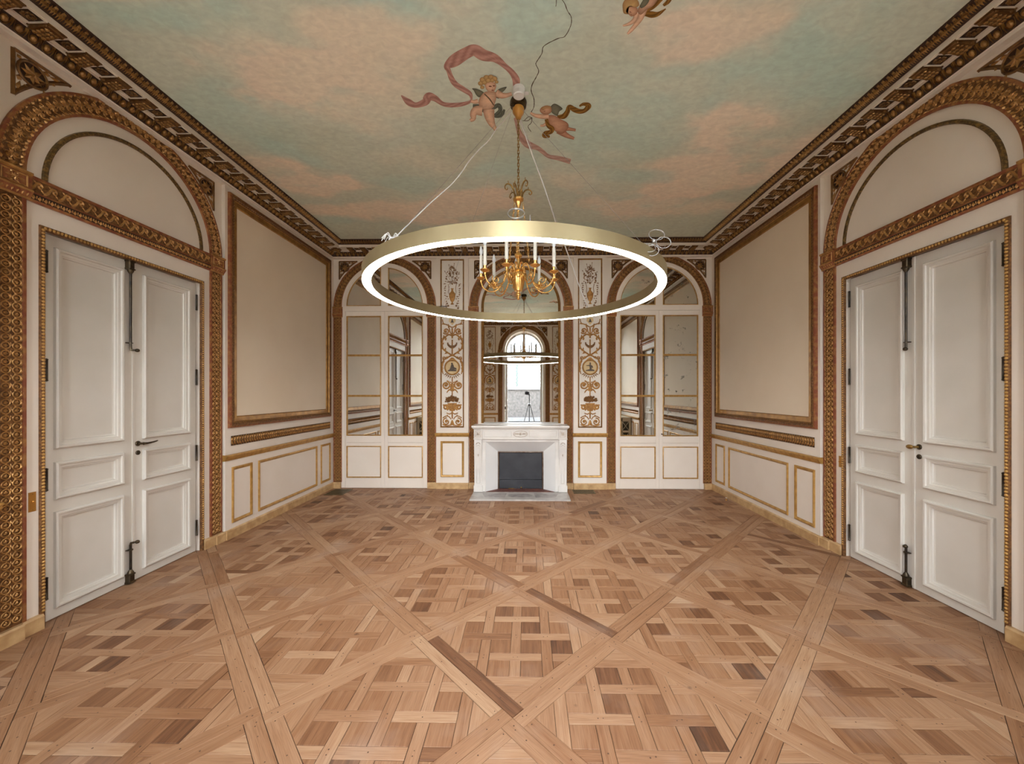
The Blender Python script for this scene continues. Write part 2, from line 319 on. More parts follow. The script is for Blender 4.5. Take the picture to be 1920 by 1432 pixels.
    def flower(s, x, z, r, d0, h, n=6, m=0):
        vs = [(x, d0 + h, z)]
        for i in range(2 * n):
            a = PI * i / n; q = r if i % 2 == 0 else r * 0.55; vs.append((x + q * math.cos(a), d0 + (h * 0.35 if i % 2 == 0 else 0), z + q * math.sin(a)))
        return s.add(vs, [(0, 1 + i, 1 + (i + 1) % (2 * n)) for i in range(2 * n)], m)
    def mesh(s, name, mats, smooth=False, fix=True):
        me = bpy.data.meshes.new(name); me.from_pydata(s.v, [], s.f)
        for k in mats: me.materials.append(MATS[k])
        if len(mats) > 1: me.polygons.foreach_set('material_index', s.m)
        if fix:
            bm = bmesh.new(); bm.from_mesh(me); bmesh.ops.recalc_face_normals(bm, faces=bm.faces); bm.to_mesh(me); bm.free()
        if smooth:
            me.polygons.foreach_set('use_smooth', [True] * len(me.polygons))
            if smooth == 'auto': me.set_sharp_from_angle(angle=math.radians(38))
        me.update(); return me
def link(name, me, parent=None, M=None):
    o = bpy.data.objects.new(name, me); col.objects.link(o)
    if parent is not None: o.parent = parent
    if M is not None: o.matrix_basis = M
    return o
def part(name, mb, mats, parent=None, M=None, smooth=False, label=None, kind=None):
    if isinstance(mats, str): mats = [mats]
    o = link(name, mb.mesh(name, mats, smooth), parent, M)
    if label: o['label'] = label
    if kind: o['kind'] = kind
    return o
def tag(o, label, cat, kind=None, group=None):
    o['label'] = label; o['category'] = cat
    if kind: o['kind'] = kind
    if group: o['group'] = group
    return o
def root(name, label, cat, M=None, kind=None, group=None):
    return tag(link(name, None, None, M), label, cat, kind, group)
T = lambda x, y, z: Matrix.Translation((x, y, z))
RZ = lambda a: Matrix.Rotation(a, 4, 'Z'); RX = lambda a: Matrix.Rotation(a, 4, 'X'); RY = lambda a: Matrix.Rotation(a, 4, 'Y')
SC = lambda a, b, c: Matrix.Diagonal((a, b, c, 1))
WM = {'left': Matrix(((0, 1, 0, LEFT_X), (1, 0, 0, 0), (0, 0, 1, 0), (0, 0, 0, 1))),
      'right': Matrix(((0, -1, 0, RIGHT_X), (1, 0, 0, 0), (0, 0, 1, 0), (0, 0, 0, 1))),
      'back': Matrix(((1, 0, 0, 0), (0, -1, 0, BACK_Y), (0, 0, 1, 0), (0, 0, 0, 1))),
      'rear': Matrix(((1, 0, 0, 0), (0, 1, 0, REAR_Y), (0, 0, 1, 0), (0, 0, 0, 1)))}
ENDS = {'left': (REAR_Y, BACK_Y), 'right': (REAR_Y, BACK_Y), 'back': (LEFT_X, RIGHT_X), 'rear': (LEFT_X, RIGHT_X)}
def catmull(P, n=6, closed=False):
    P = [tuple(p) for p in P]; k = len(P); out = []; dim = len(P[0])
    for i in range(k if closed else k - 1):
        p0 = P[i - 1] if (i > 0 or closed) else P[0]; p1 = P[i]; p2 = P[(i + 1) % k]; p3 = P[(i + 2) % k] if (closed or i + 2 < k) else P[-1]
        for q in range(n):
            t = q / n; t2, t3 = t * t, t * t * t
            out.append(tuple(0.5 * (2 * p1[d] + (p2[d] - p0[d]) * t + (2 * p0[d] - 5 * p1[d] + 4 * p2[d] - p3[d]) * t2 + (3 * p1[d] - p0[d] - 3 * p2[d] + p3[d]) * t3) for d in range(dim)))
    if not closed: out.append(P[-1])
    return out
def spiral(x, z, r0, r1, a0, turns, n=22):
    return [(x + (r0 + (r1 - r0) * i / n) * math.cos(a0 + turns * 2 * PI * i / n), z + (r0 + (r1 - r0) * i / n) * math.sin(a0 + turns * 2 * PI * i / n)) for i in range(n + 1)]
def pix(u, v, Z):      # where the photograph's ray (u, v) meets the horizontal plane at height Z
    x = (u - PPX) / FPX; z = -(v - HOR) / FPX; c, s_ = math.cos(YAW), math.sin(YAW)
    rx, ry = x * c - s_, x * s_ + c; t = (Z - EYE) / z
    return (rx * t, ry * t)
# ================================================================== FLOOR
A = 0.586; FX0, FY0 = -0.066, 1.750 + A      # a panel centre; A = half diagonal of a parquet panel
BW, PITCH, SW = 0.072, 0.180, 0.030          # border board width, lattice pitch, half strip width
def clip(poly, a, b, c):      # keep a*x + b*y <= c
    out = []
    for i in range(len(poly)):
        p, q = poly[i], poly[(i + 1) % len(poly)]; dp = a * p[0] + b * p[1] - c; dq = a * q[0] + b * q[1] - c
        if dp <= 0: out.append(p)
        if dp * dq < 0: t = dp / (dp - dq); out.append((p[0] + (q[0] - p[0]) * t, p[1] + (q[1] - p[1]) * t))
    return out
def area(p): return 0.5 * abs(sum(p[i][0] * p[(i + 1) % len(p)][1] - p[(i + 1) % len(p)][0] * p[i][1] for i in range(len(p))))
def inset(poly, g):
    n = len(poly); sg = sum(poly[i][0] * poly[(i + 1) % n][1] - poly[(i + 1) % n][0] * poly[i][1] for i in range(n)); sg = 1 if sg > 0 else -1
    out = []
    for i in range(n):
        p0, p1, p2 = poly[i - 1], poly[i], poly[(i + 1) % n]
        d1 = (p1[0] - p0[0], p1[1] - p0[1]); d2 = (p2[0] - p1[0], p2[1] - p1[1]); l1 = math.hypot(*d1) or 1; l2 = math.hypot(*d2) or 1
        n1 = (-d1[1] / l1 * sg, d1[0] / l1 * sg); n2 = (-d2[1] / l2 * sg, d2[0] / l2 * sg)
        k = 1 + n1[0] * n2[0] + n1[1] * n2[1]
        if k < 0.15: k = 0.15
        out.append((p1[0] + g * (n1[0] + n2[0]) / k, p1[1] + g * (n1[1] + n2[1]) / k))
    return out
def rect(x0, x1, y0, y1): return [(x0, y0), (x1, y0), (x1, y1), (x0, y1)]
PIECES = []      # (polygon, grain angle, tone)
RIN = A - BW * math.sqrt(2)
G = [i * PITCH for i in range(-2, 3)]; FRX0, FRX1, FRY0, FRY1 = LEFT_X - 0.055, RIGHT_X + 0.055, REAR_Y, BACK_Y
def panel_pieces(cx, cy, ij):
    loc = []
    E_ = 0.6
    for r in range(-2, 3):
        y0, y1 = G[r + 2] - SW, G[r + 2] + SW
        if abs(r) == 2: hs = [(-E_, E_)]
        elif r == 0: hs = [(G[0] + SW, -SW), (SW, G[4] - SW)]
        else: hs = [(-PITCH + SW, PITCH - SW), (-E_, -PITCH - SW), (PITCH + SW, E_)]
        for a, b in hs: loc.append((rect(a, b, y0, y1), 0.0, 's'))
    for c in range(-2, 3):
        x0, x1 = G[c + 2] - SW, G[c + 2] + SW
        if abs(c) == 2: vs = [(-E_, E_)]
        elif c == 0: vs = [(-PITCH + SW, PITCH - SW), (PITCH + SW, G[4] - SW), (G[0] + SW, -PITCH - SW)]
        else: vs = [(SW, E_), (-E_, -SW)]
        for a, b in vs:
            q = rect(x0, x1, a, b)
            if abs(c) < 2: q = clip(clip(q, 0, 1, G[4] - SW), 0, -1, G[4] - SW)
            loc.append((q, PI / 2, 's'))
    for i in range(4):
        for j in range(4):
            loc.append((rect(G[i] + SW, G[i + 1] - SW, G[j] + SW, G[j + 1] - SW), PI / 2, 'c'))
    for sg in (-1, 1):
        loc.append((rect(-E_, E_, *sorted((sg * (G[4] + SW), sg * E_))), 0.0, 't'))
        loc.append((rect(*sorted((sg * (G[4] + SW), sg * E_)), -E_, E_), PI / 2, 't'))
    for poly, g, k in loc:
        for sa in (-1, 1):
            for sb in (-1, 1): poly = clip(poly, sa, sb, RIN) if poly else poly
        if not poly or area(poly) < 2.5e-4: continue
        tone = {'s': R.gauss(0.60, 0.13), 'c': R.gauss(0.41, 0.13), 't': R.gauss(0.68, 0.10)}[k]
        if R.random() < 0.03: tone -= 0.22
        PIECES.append(([(x + cx, y + cy) for x, y in poly], g, tone))
    h = A / math.sqrt(2); c45 = math.sqrt(0.5)
    for k in range(4):      # border boards, pinwheel
        q = [(-h, h - BW), (h - BW, h - BW), (h - BW, h), (-h, h)]
        a = k * PI / 2 + PI / 4; ca, sa = math.cos(a), math.sin(a)
        pts = [(x * ca - y * sa + cx, x * sa + y * ca + cy) for x, y in q]
        tone = R.gauss(0.58, 0.10)
        if R.random() < 0.04: tone -= 0.22
        if (ij, k) in (((0, 0), 1), ((1, 1), 1)): tone = 0.16
        PIECES.append((pts, a, tone))
for i in range(-9, 10):
    for j in range(-9, 10):
        if (i + j) % 2: continue
        cx, cy = FX0 + i * A, FY0 + j * A
        if cx < FRX0 - A or cx > FRX1 + A or cy < FRY0 - A or cy > FRY1 + A: continue
        panel_pieces(cx, cy, (i, j))
fin = []
for p, g, t in PIECES:
    p = clip(clip(clip(clip(p, 1, 0, FRX1), -1, 0, -FRX0), 0, 1, FRY1), 0, -1, -FRY0)
    if len(p) < 3 or area(p) < 2e-4: continue
    q = []
    for k in range(len(p)):
        if math.hypot(p[k][0] - p[k - 1][0], p[k][1] - p[k - 1][1]) > 1e-4: q.append(p[k])
    if len(q) < 3: continue
    fin.append((q, g, min(1.0, max(0.02, t))))
def seen_area(p):
    pr = []
    c, s_ = math.cos(YAW), math.sin(YAW)
    for x, y in p:
        xr, yf = x * c + y * s_, -x * s_ + y * c
        if yf < 0.3: return 0.0
        u, v = PPX + FPX * xr / yf, HOR + FPX * EYE / yf; pr.append((min(max(u, 0), 1920), min(max(v, 0), 1432)))
    return area(pr)
fin.sort(key=lambda t: -seen_area(t[0]))
def plank_mesh(items, name):
    vs = []; fs = []; uvs = []; tones = []
    for p, g, t in items:
        if sum(p[i][0] * p[(i + 1) % len(p)][1] - p[(i + 1) % len(p)][0] * p[i][1] for i in range(len(p))) < 0: p = p[::-1]
        o = len(vs); n = len(p); gap = R.choice((0.0006, 0.0008, 0.0012, 0.0018)); a = inset(p, gap); b = inset(p, gap + 0.0012); dz = R.uniform(-0.0007, 0.0)
        ox, oy = R.uniform(0, 50), R.uniform(0, 50); c, s_ = math.cos(-g), math.sin(-g)
        U = lambda q: (q[0] * c - q[1] * s_ + ox, q[0] * s_ + q[1] * c + oy)
        vs += [(x, y, -0.006) for x, y in a] + [(x, y, -0.0012 + dz) for x, y in a] + [(x, y, dz) for x, y in b]
        uu = [U(q) for q in a] + [U(q) for q in a] + [U(q) for q in b]
        ff = [tuple(2 * n + i for i in range(n))]
        for L in (0, n):
            for i in range(n): j = (i + 1) % n; ff.append((L + i, L + j, L + n + j, L + n + i))
        for f in ff:
            fs.append(tuple(i + o for i in f)); uvs += [uu[i] for i in f]; tones += [t] * len(f)
    me = bpy.data.meshes.new(name); me.from_pydata(vs, [], fs); me.materials.append(MATS['oak'])
    ul = me.uv_layers.new(name='grain'); ul.data.foreach_set('uv', np.array(uvs, dtype=np.float32).ravel())
    ca = me.color_attributes.new('tone', 'FLOAT_COLOR', 'CORNER')
    tt = np.repeat(np.array(tones, dtype=np.float32)[:, None], 4, 1); tt[:, 3] = 1; ca.data.foreach_set('color', tt.ravel())
    me.update(); return me
mb = MB(); mb.box(LEFT_X - 0.1, RIGHT_X + 0.1, REAR_Y - 0.02, BACK_Y + 0.1, -0.12, -0.004)
floor = part('floor', mb, 'subfloor'); tag(floor, 'oak parquet floor of square woven panels laid diagonally', 'floor', 'structure')
for it in fin[:300]: link('plank', plank_mesh([it], 'plank'), floor)
o = link('parquet_field', plank_mesh(fin[300:], 'parquet_field'), floor); o['kind'] = 'stuff'
mb = MB()
for i in range(-9, 10):
    for j in range(-9, 10):
        if (i + j) % 2: continue
        cx, cy = FX0 + i * A, FY0 + j * A
        pts = []
        for r in (-1, 0, 1):
            for c in (-1, 0, 1):
                if (r + c) % 2: pts += [(c * PITCH + k * 0.012, r * PITCH + R.uniform(-0.004, 0.004)) for k in (-1, 1)]
                else: pts += [(c * PITCH + R.uniform(-0.004, 0.004), r * PITCH + k * 0.012) for k in (-1, 1)]
        for k in range(4):
            a = k * PI / 2 + PI / 4; ca, sa = math.cos(a), math.sin(a); h = A / math.sqrt(2) - BW / 2
            for t in (-0.36, -0.29, -0.13, -0.04, 0.10, 0.19, 0.33, 0.39): pts.append((t * ca - h * sa + R.uniform(-.004, .004), t * sa + h * ca))
        for x, y in pts:
            x += cx; y += cy
            if not (FRX0 + 0.05 < x < FRX1 - 0.05 and 0.9 < y < 4.6) or R.random() < 0.15: continue
            rr = R.uniform(0.0028, 0.0042); o0 = len(mb.v)
            mb.add([(x + rr * math.cos(PI * q / 3), y + rr * math.sin(PI * q / 3), 0.0002) for q in range(6)], [(0, 1, 2, 3, 4, 5)])
part('peg', mb, 'peg', floor, kind='stuff')

# ================================================================== CEILING (painted sky)
def vnoise(x, y, seed):
    rs = np.random.RandomState(seed); tab = rs.rand(64, 64)
    xi = np.floor(x).astype(int); yi = np.floor(y).astype(int); fx = x - xi; fy = y - yi; fx = fx * fx * (3 - 2 * fx); fy = fy * fy * (3 - 2 * fy)
    g = lambda a, b: tab[a % 64, b % 64]
    return (g(xi, yi) * (1 - fx) + g(xi + 1, yi) * fx) * (1 - fy) + (g(xi, yi + 1) * (1 - fx) + g(xi + 1, yi + 1) * fx) * fy
def fbm(x, y, seed, o=4): return sum(vnoise(x * 2 ** k + 7.3 * k, y * 2 ** k + 3.1 * k, seed + k) / 2 ** k for k in range(o)) / sum(1 / 2 ** k for k in range(o))
def ceiling():
    step = 0.022; nx = int((RIGHT_X - LEFT_X) / step) + 1; ny = int((BACK_Y - REAR_Y) / step) + 1
    X, Y = np.meshgrid(np.linspace(LEFT_X, RIGHT_X, nx), np.linspace(REAR_Y, BACK_Y, ny))
    base = np.array(srgb(203, 211, 199)[:3]); teal = np.array(srgb(183, 212, 205)[:3]); pink = np.array(srgb(244, 224, 207)[:3]); beige = np.array(srgb(236, 225, 208)[:3]); grey = np.array(srgb(194, 200, 185)[:3])
    wx = X + (fbm(X * 1.6, Y * 1.6, 3) - 0.5) * 0.7; wy = Y + (fbm(X * 1.6 + 9, Y * 1.6, 5) - 0.5) * 0.45
    C = np.repeat(np.repeat(base[None, None, :], ny, 0), nx, 1)
    n1 = fbm(X * 0.9, Y * 1.2, 21); n2 = fbm(X * 2.6, Y * 3.8, 31, 6)
    def mixc(C, c, a): return C * (1 - a[..., None]) + c[None, None, :] * a[..., None]
    C = mixc(C, grey, np.clip((n1 - 0.45) * 2.0, 0, 0.6))
    blobs = [  # u, v, half width px, half height px, colour, strength
        (330, 30, 130, 50, 't', .8), (740, 15, 110, 40, 't', .9), (1010, 55, 120, 60, 't', .7), (1500, 130, 170, 90, 't', .75), (1180, 220, 130, 70, 't', .5), (470, 235, 90, 50, 't', .5),
        (640, 60, 170, 50, 'b', .9), (470, 115, 120, 45, 'p', .75), (575, 165, 90, 60, 'p', .85), (690, 120, 80, 60, 'b', .8), (690, 210, 120, 45, 'b', .6), (420, 60, 60, 40, 'b', .6), (870, 20, 60, 20, 'b', .5),
        (575, 345, 75, 26, 'p', .95), (500, 320, 50, 20, 'p', .6), (850, 390, 90, 28, 'p', .9), (700, 400, 70, 18, 'p', .7), (620, 400, 60, 16, 'p', .6), (800, 300, 80, 20, 'b', .4),
        (1330, 70, 110, 60, 'p', .75), (1420, 20, 80, 40, 'b', .6), (1390, 230, 75, 55, 'p', .9), (1480, 290, 60, 40, 'p', .7), (1300, 300, 90, 22, 'p', .7), (1270, 345, 120, 20, 'p', .85), (1390, 330, 70, 22, 'p', .9), (1180, 385, 90, 16, 'p', .6), (1300, 395, 80, 16, 'p', .6), (1090, 330, 70, 16, 'b', .5),
        (560, 290, 60, 22, 't', .5), (930, 320, 70, 20, 't', .5), (1190, 325, 80, 14, 't', .5), (760, 340, 60, 14, 't', .45), (600, 420, 70, 10, 't', .6), (1000, 430, 200, 10, 't', .3), (1120, 120, 90, 60, 'g', .5), (860, 270, 80, 40, 'g', .5), (600, 260, 70, 30, 'g', .5)]
    for u, v, hw, hh, c, st in blobs:
        x0, y0 = pix(u, v, CEIL); x1, _ = pix(u + hw, v, CEIL); _, ya = pix(u, v + hh, CEIL); _, yb = pix(u, v - hh, CEIL)
        rx = abs(x1 - x0); ry = max(0.12, abs(ya - yb) / 2)
        q = ((wx - x0) / rx) ** 2 + ((wy - y0) / ry) ** 2
        a = st * 1.0 / (1 + np.exp((q - 0.85 + (n2 - 0.5) * 4.0) * 3.0))
        C = mixc(C, {'t': teal, 'b': beige, 'p': pink, 'g': grey}[c], a)
    far = fbm(X * 0.8 + 4, Y * 0.8, 77)      # the part of the sky nearer the windows, beyond the frame
    a = np.clip((far - 0.5) * 4, 0, 0.8) * (Y < 2.2); C = mixc(C, beige, a)
    C *= (1.06 + 0.16 * n2)[..., None]; C = np.clip(C, 0, 0.92)
    vs = np.stack([X.ravel(), Y.ravel(), np.full(X.size, CEIL)], 1)
    idx = np.arange(nx * ny).reshape(ny, nx); fs = np.stack([idx[:-1, :-1].ravel(), idx[1:, :-1].ravel(), idx[1:, 1:].ravel(), idx[:-1, 1:].ravel()], 1)
    me = bpy.data.meshes.new('ceiling'); me.from_pydata(vs.tolist(), [], fs.tolist()); me.materials.append(MATS['fresco_sky'])
    ca = me.color_attributes.new('paint', 'FLOAT_COLOR', 'POINT'); cc = np.ones((X.size, 4), np.float32); cc[:, :3] = C.reshape(-1, 3); ca.data.foreach_set('color', cc.ravel())
    o = link('ceiling', me); tag(o, 'flat ceiling painted as a pale green sky with pink clouds and cherubs', 'ceiling', 'structure')
    return o
ceil = ceiling()
mb = MB(); mb.box(LEFT_X - 0.2, RIGHT_X + 0.2, REAR_Y - 0.5, BACK_Y + 0.2, CEIL + 0.01, CEIL + 0.2); part('ceiling_slab', mb, 'white', ceil)

# painted figures on the ceiling: flat pigment a millimetre below the plaster
class Paint:
    def __init__(s, du, dv, k): s.v = []; s.f = []; s.c = []; s.du, s.dv, s.k = du, dv, k; s.lay = 0
    def P(s, x, y): return pix(s.du + x * s.k, s.dv + y * s.k, CEIL)
    def z(s): return CEIL - 0.0012 - 0.00025 * s.lay
    def blob(s, pts, c_in, c_out, n=5, shift=(0, 0)):
        s.lay += 1; q = catmull(pts, n, True); cx = sum(p[0] for p in q) / len(q) + shift[0]; cy = sum(p[1] for p in q) / len(q) + shift[1]
        o = len(s.v); K = len(q); Z = s.z(); s.v.append((*s.P(cx, cy), Z)); s.c.append(c_in)
        for t in (0.45, 0.78, 1.0):
            for p in q: s.v.append((*s.P(cx + (p[0] - cx) * t, cy + (p[1] - cy) * t), Z)); w_ = t ** 2.2; s.c.append(tuple(c_in[d] * (1 - w_) + c_out[d] * w_ for d in range(4)))
        for i in range(K): s.f.append((o, o + 1 + i, o + 1 + (i + 1) % K))
        for L in range(2):
            for i in range(K): j = (i + 1) % K; s.f.append((o + 1 + L * K + i, o + 1 + (L + 1) * K + i, o + 1 + (L + 1) * K + j, o + 1 + L * K + j))
    def oval(s, x, y, a, b, ang, c_in, c_out, shift=(0, 0)):
        ca, sa = math.cos(ang), math.sin(ang); s.blob([(x + a * math.cos(t) * ca - b * math.sin(t) * sa, y + a * math.cos(t) * sa + b * math.sin(t) * ca) for t in [2 * PI * i / 10 for i in range(10)]], c_in, c_out, 3, shift)
    def limb(s, pts, wd, c_in, c_out):      # tapering limb or ribbon: soft core, darker sides
        s.lay += 1; P = catmull([(*p, w_) for p, w_ in zip(pts, wd)], 6); Z = s.z(); o = len(s.v); k = len(P)
        for i in range(k):
            a, b = P[max(i - 1, 0)], P[min(i + 1, k - 1)]; tx, ty = b[0] - a[0], b[1] - a[1]; L = math.hypot(tx, ty) or 1; nx, ny = -ty / L, tx / L
            for t, wgt in ((-1, 1.0), (-0.45, 0.25), (0.1, 0.0), (0.55, 0.35), (1, 1.0)):
                s.v.append((*s.P(P[i][0] + nx * t * P[i][2] / 2, P[i][1] + ny * t * P[i][2] / 2), Z)); s.c.append(tuple(c_in[d] * (1 - wgt) + c_out[d] * wgt for d in range(4)))
        for i in range(k - 1):
            for j in range(4): s.f.append((o + i * 5 + j, o + i * 5 + j + 1, o + i * 5 + j + 6, o + i * 5 + j + 5))
    def cloth(s, pts, wd, cols):      # ribbon with folds: cols cycle along it
        s.lay += 1; P = catmull([(*p, w_) for p, w_ in zip(pts, wd)], 8); Z = s.z(); o = len(s.v); k = len(P)
        for i in range(k):
            a, b = P[max(i - 1, 0)], P[min(i + 1, k - 1)]; tx, ty = b[0] - a[0], b[1] - a[1]; L = math.hypot(tx, ty) or 1; nx, ny = -ty / L, tx / L
            for q in range(6):
                t = -1 + q * 0.4; s.v.append((*s.P(P[i][0] + nx * t * P[i][2] / 2, P[i][1] + ny * t * P[i][2] / 2), Z))
                f_ = 0.5 + 0.5 * math.sin(i * 0.55 + q * 1.7 + math.sin(i * 0.21) * 2); s.c.append(tuple(cols[0][d] * (1 - f_) + cols[1][d] * f_ for d in range(4)))
        for i in range(k - 1):
            for j in range(5): s.f.append((o + i * 6 + j, o + i * 6 + j + 1, o + i * 6 + j + 7, o + i * 6 + j + 6))
    def build(s, name, label):
        me = bpy.data.meshes.new(name); me.from_pydata(s.v, [], s.f); me.materials.append(MATS['fresco_figure'])
        ca = me.color_attributes.new('paint', 'FLOAT_COLOR', 'POINT'); ca.data.foreach_set('color', np.array(s.c, np.float32).ravel())
        o = link(name, me, ceil); o['label'] = label; return o
SK, SKd = srgb(236, 200, 172), srgb(184, 140, 114); HR, HRd = srgb(206, 172, 118), srgb(158, 122, 80)
PK, PKd = srgb(200, 156, 144), srgb(162, 116, 108); GW, GWd = srgb(128, 126, 106), srgb(88, 90, 78); OC, OCd = srgb(160, 116, 52), srgb(98, 66, 30); FC = srgb(120, 78, 62)
p = Paint(740, 70, 0.1979)
p.cloth([(62, 548), (130, 610), (200, 640), (290, 610), (320, 560), (380, 575), (450, 625), (520, 640), (620, 635), (700, 615), (728, 590)], [10, 60, 50, 70, 80, 60, 40, 44, 40, 30, 16], (PK, PKd))
p.cloth([(728, 590), (715, 535), (650, 490), (580, 445), (540, 390), (510, 310), (500, 270), (570, 215), (690, 140), (760, 120), (840, 165), (950, 195), (1040, 265), (1110, 330), (1150, 400), (1150, 460)], [16, 40, 50, 52, 50, 44, 70, 120, 110, 110, 110, 80, 50, 55, 70, 60], (PK, PKd))
p.cloth([(1140, 760), (1165, 850), (1200, 940), (1260, 1010), (1350, 1045), (1400, 1080), (1460, 1125), (1560, 1145), (1665, 1175)], [26, 34, 60, 70, 44, 40, 36, 44, 50], (srgb(204, 170, 158), srgb(178, 140, 130)))
p.build('painted_ribbon', 'dusty rose ribbon painted in a loop over the ceiling')
p = Paint(740, 70, 0.1979); p.lay = 4
p.blob([(735, 480), (790, 490), (845, 520), (835, 550), (800, 565), (770, 540), (752, 505)], GW, GWd)
p.blob([(960, 510), (1000, 480), (1060, 465), (1040, 500), (1000, 535), (990, 575), (950, 560)], GW, GWd)
p.cloth([(740, 650), (800, 655), (860, 690), (940, 660), (985, 640), (1000, 690), (950, 740), (1010, 735), (1040, 680)], [40, 46, 44, 40, 40, 40, 30, 36, 20], (srgb(112, 116, 104), srgb(82, 86, 78)))
p.limb([(790, 600), (755, 607), (722, 600)], [46, 38, 26], SK, SKd)
p.limb([(960, 520), (1010, 545), (1060, 545), (1110, 530)], [70, 60, 44, 34], SK, SKd)
p.blob([(845, 520), (900, 505), (955, 515), (962, 570), (950, 620), (935, 660), (880, 690), (820, 670), (795, 620), (805, 570)], SK, SKd)
p.limb([(830, 690), (770, 690), (745, 725), (745, 765), (715, 785)], [100, 84, 64, 46, 30], SK, SKd)
p.limb([(890, 680), (900, 750), (920, 810), (945, 850), (958, 880)], [110, 92, 64, 40, 26], SK, SKd)
p.limb([(850, 530), (900, 580), (940, 640)], [10, 12, 10], srgb(116, 96, 72), srgb(90, 70, 54))
p.blob([(855, 430), (900, 410), (950, 425), (962, 460), (945, 500), (915, 515), (880, 500), (858, 465)], SK, SKd)
for x, y, r in ((815, 430, 26), (835, 395, 30), (870, 375, 30), (910, 370, 28), (945, 385, 28), (965, 415, 18), (830, 465, 20), (850, 420, 24), (885, 400, 26), (925, 398, 22)): p.oval(x, y, r, r * 0.85, 0, HR, HRd, (r * 0.2, -r * 0.2))
p.oval(905, 455, 16, 7, 0.1, FC, srgb(150, 104, 84)); p.oval(940, 450, 13, 6, 0, FC, srgb(150, 104, 84)); p.oval(928, 490, 12, 5, 0, srgb(140, 84, 70), srgb(160, 110, 90)); p.oval(927, 470, 5, 12, 0.1, srgb(196, 146, 116), SK)
p.build('painted_cherub', 'curly haired painted cherub holding the end of the rose ribbon')
p = Paint(740, 70, 0.1979); p.lay = 4
p.cloth([(1540, 750), (1600, 745), (1635, 705), (1655, 655), (1700, 680), (1750, 698), (1800, 690), (1838, 645), (1790, 630), (1750, 650)], [26, 50, 46, 40, 50, 46, 40, 50, 30, 16], (OC, OCd))
p.blob([(1480, 650), (1520, 625), (1590, 670), (1560, 700), (1540, 740), (1500, 720), (1478, 690)], srgb(126, 124, 106), srgb(96, 98, 84))
p.limb([(1600, 860), (1650, 865), (1715, 875)], [60, 34, 24], srgb(206, 158, 132), srgb(160, 108, 88))
p.limb([(1560, 870), (1620, 920), (1700, 955)], [90, 50, 26], srgb(206, 158, 132), srgb(160, 108, 88))
p.blob([(1440, 740), (1510, 735), (1570, 770), (1640, 810), (1640, 860), (1590, 910), (1530, 890), (1490, 850), (1455, 800)], srgb(212, 166, 138), srgb(160, 112, 90))
p.limb([(1460, 745), (1390, 745), (1330, 735), (1285, 710)], [48, 44, 34, 20], SK, SKd)
p.limb([(1440, 810), (1410, 830), (1380, 832)], [30, 26, 18], SK, SKd)
p.cloth([(1435, 770), (1455, 830), (1490, 860), (1480, 890), (1430, 905), (1420, 930), (1470, 935)], [30, 40, 46, 40, 44, 40, 20], (OC, OCd))
p.blob([(1375, 690), (1395, 655), (1440, 642), (1480, 655), (1485, 700), (1450, 725), (1405, 722)], srgb(214, 170, 140), srgb(160, 112, 88))
p.blob([(1390, 665), (1430, 640), (1478, 648), (1480, 672), (1440, 668), (1405, 685)], srgb(190, 150, 108), srgb(160, 122, 84)); p.oval(1420, 694, 9, 4, -0.3, FC, SKd); p.oval(1398, 712, 7, 3, -0.3, FC, SKd)
p.build('painted_cherub', 'painted cherub flying with an ochre scarf and grey wing')
p = Paint(1000, 0, 0.15625); p.lay = 4
p.cloth([(1240, 200), (1330, 160), (1420, 170), (1500, 160), (1590, 100)], [40, 60, 80, 50, 12], (OC, OCd))
p.cloth([(1300, 130), (1400, 60), (1480, -40), (1560, -160)], [60, 120, 160, 200], (OC, OCd)); p.cloth([(1560, 60), (1620, 10), (1680, -80)], [30, 50, 30], (OC, OCd))
p.limb([(1240, 150), (1215, 230), (1150, 280), (1075, 303)], [60, 54, 40, 20], SK, SKd)
p.limb([(1330, 60), (1290, 200), (1220, 300), (1160, 370), (1128, 402)], [110, 70, 52, 40, 20], SK, SKd)
p.blob([(1250, 130), (1280, 60), (1340, -40), (1440, -100), (1500, -40), (1440, 60), (1360, 110), (1290, 170)], srgb(206, 168, 142), srgb(150, 110, 88))
p.blob([(1280, 60), (1330, -20), (1390, -10), (1360, 50), (1300, 90)], GW, GWd)
p.blob([(1105, 90), (1150, 60), (1210, 70), (1250, 100), (1240, 160), (1180, 190), (1145, 165), (1110, 135)], srgb(214, 172, 142), srgb(160, 112, 86))
p.blob([(1075, 30), (1110, -20), (1180, -40), (1250, -10), (1270, 50), (1230, 80), (1170, 60), (1125, 85), (1110, 130), (1135, 160), (1085, 150), (1072, 90)], HR, HRd); p.oval(1165, 135, 16, 6, 0.8, FC, SKd); p.oval(1175, 165, 12, 5, 0.6, FC, SKd)
p.build('painted_cherub', 'painted cherub diving headlong with golden hair and ochre drape')
def crack(pts, wd):
    P = catmull(pts, 5); v = []; f = []
    for i in range(len(P)):
        a, b = P[max(i - 1, 0)], P[min(i + 1, len(P) - 1)]; tx, ty = b[0] - a[0], b[1] - a[1]; L = math.hypot(tx, ty) or 1; ww = wd * (0.6 + 0.6 * R.random()) / 2
        for t in (-1, 1): x, y = pix(P[i][0] - ty / L * t * ww, P[i][1] + tx / L * t * ww, CEIL); v.append((x, y, CEIL - 0.0008))
    for i in range(len(P) - 1): f.append((2 * i, 2 * i + 1, 2 * i + 3, 2 * i + 2))
    m_ = MB(); m_.add(v, f); return m_
cm = crack([(1049, -6), (1058, 5), (1064, 20), (1071, 32), (1070, 48), (1059, 68), (1046, 72), (1020, 86), (1016, 100), (1006, 116), (1005, 121), (1010, 133), (1005, 145), (998, 158), (996, 170), (1001, 185), (1001, 200), (996, 210)], 1.6)
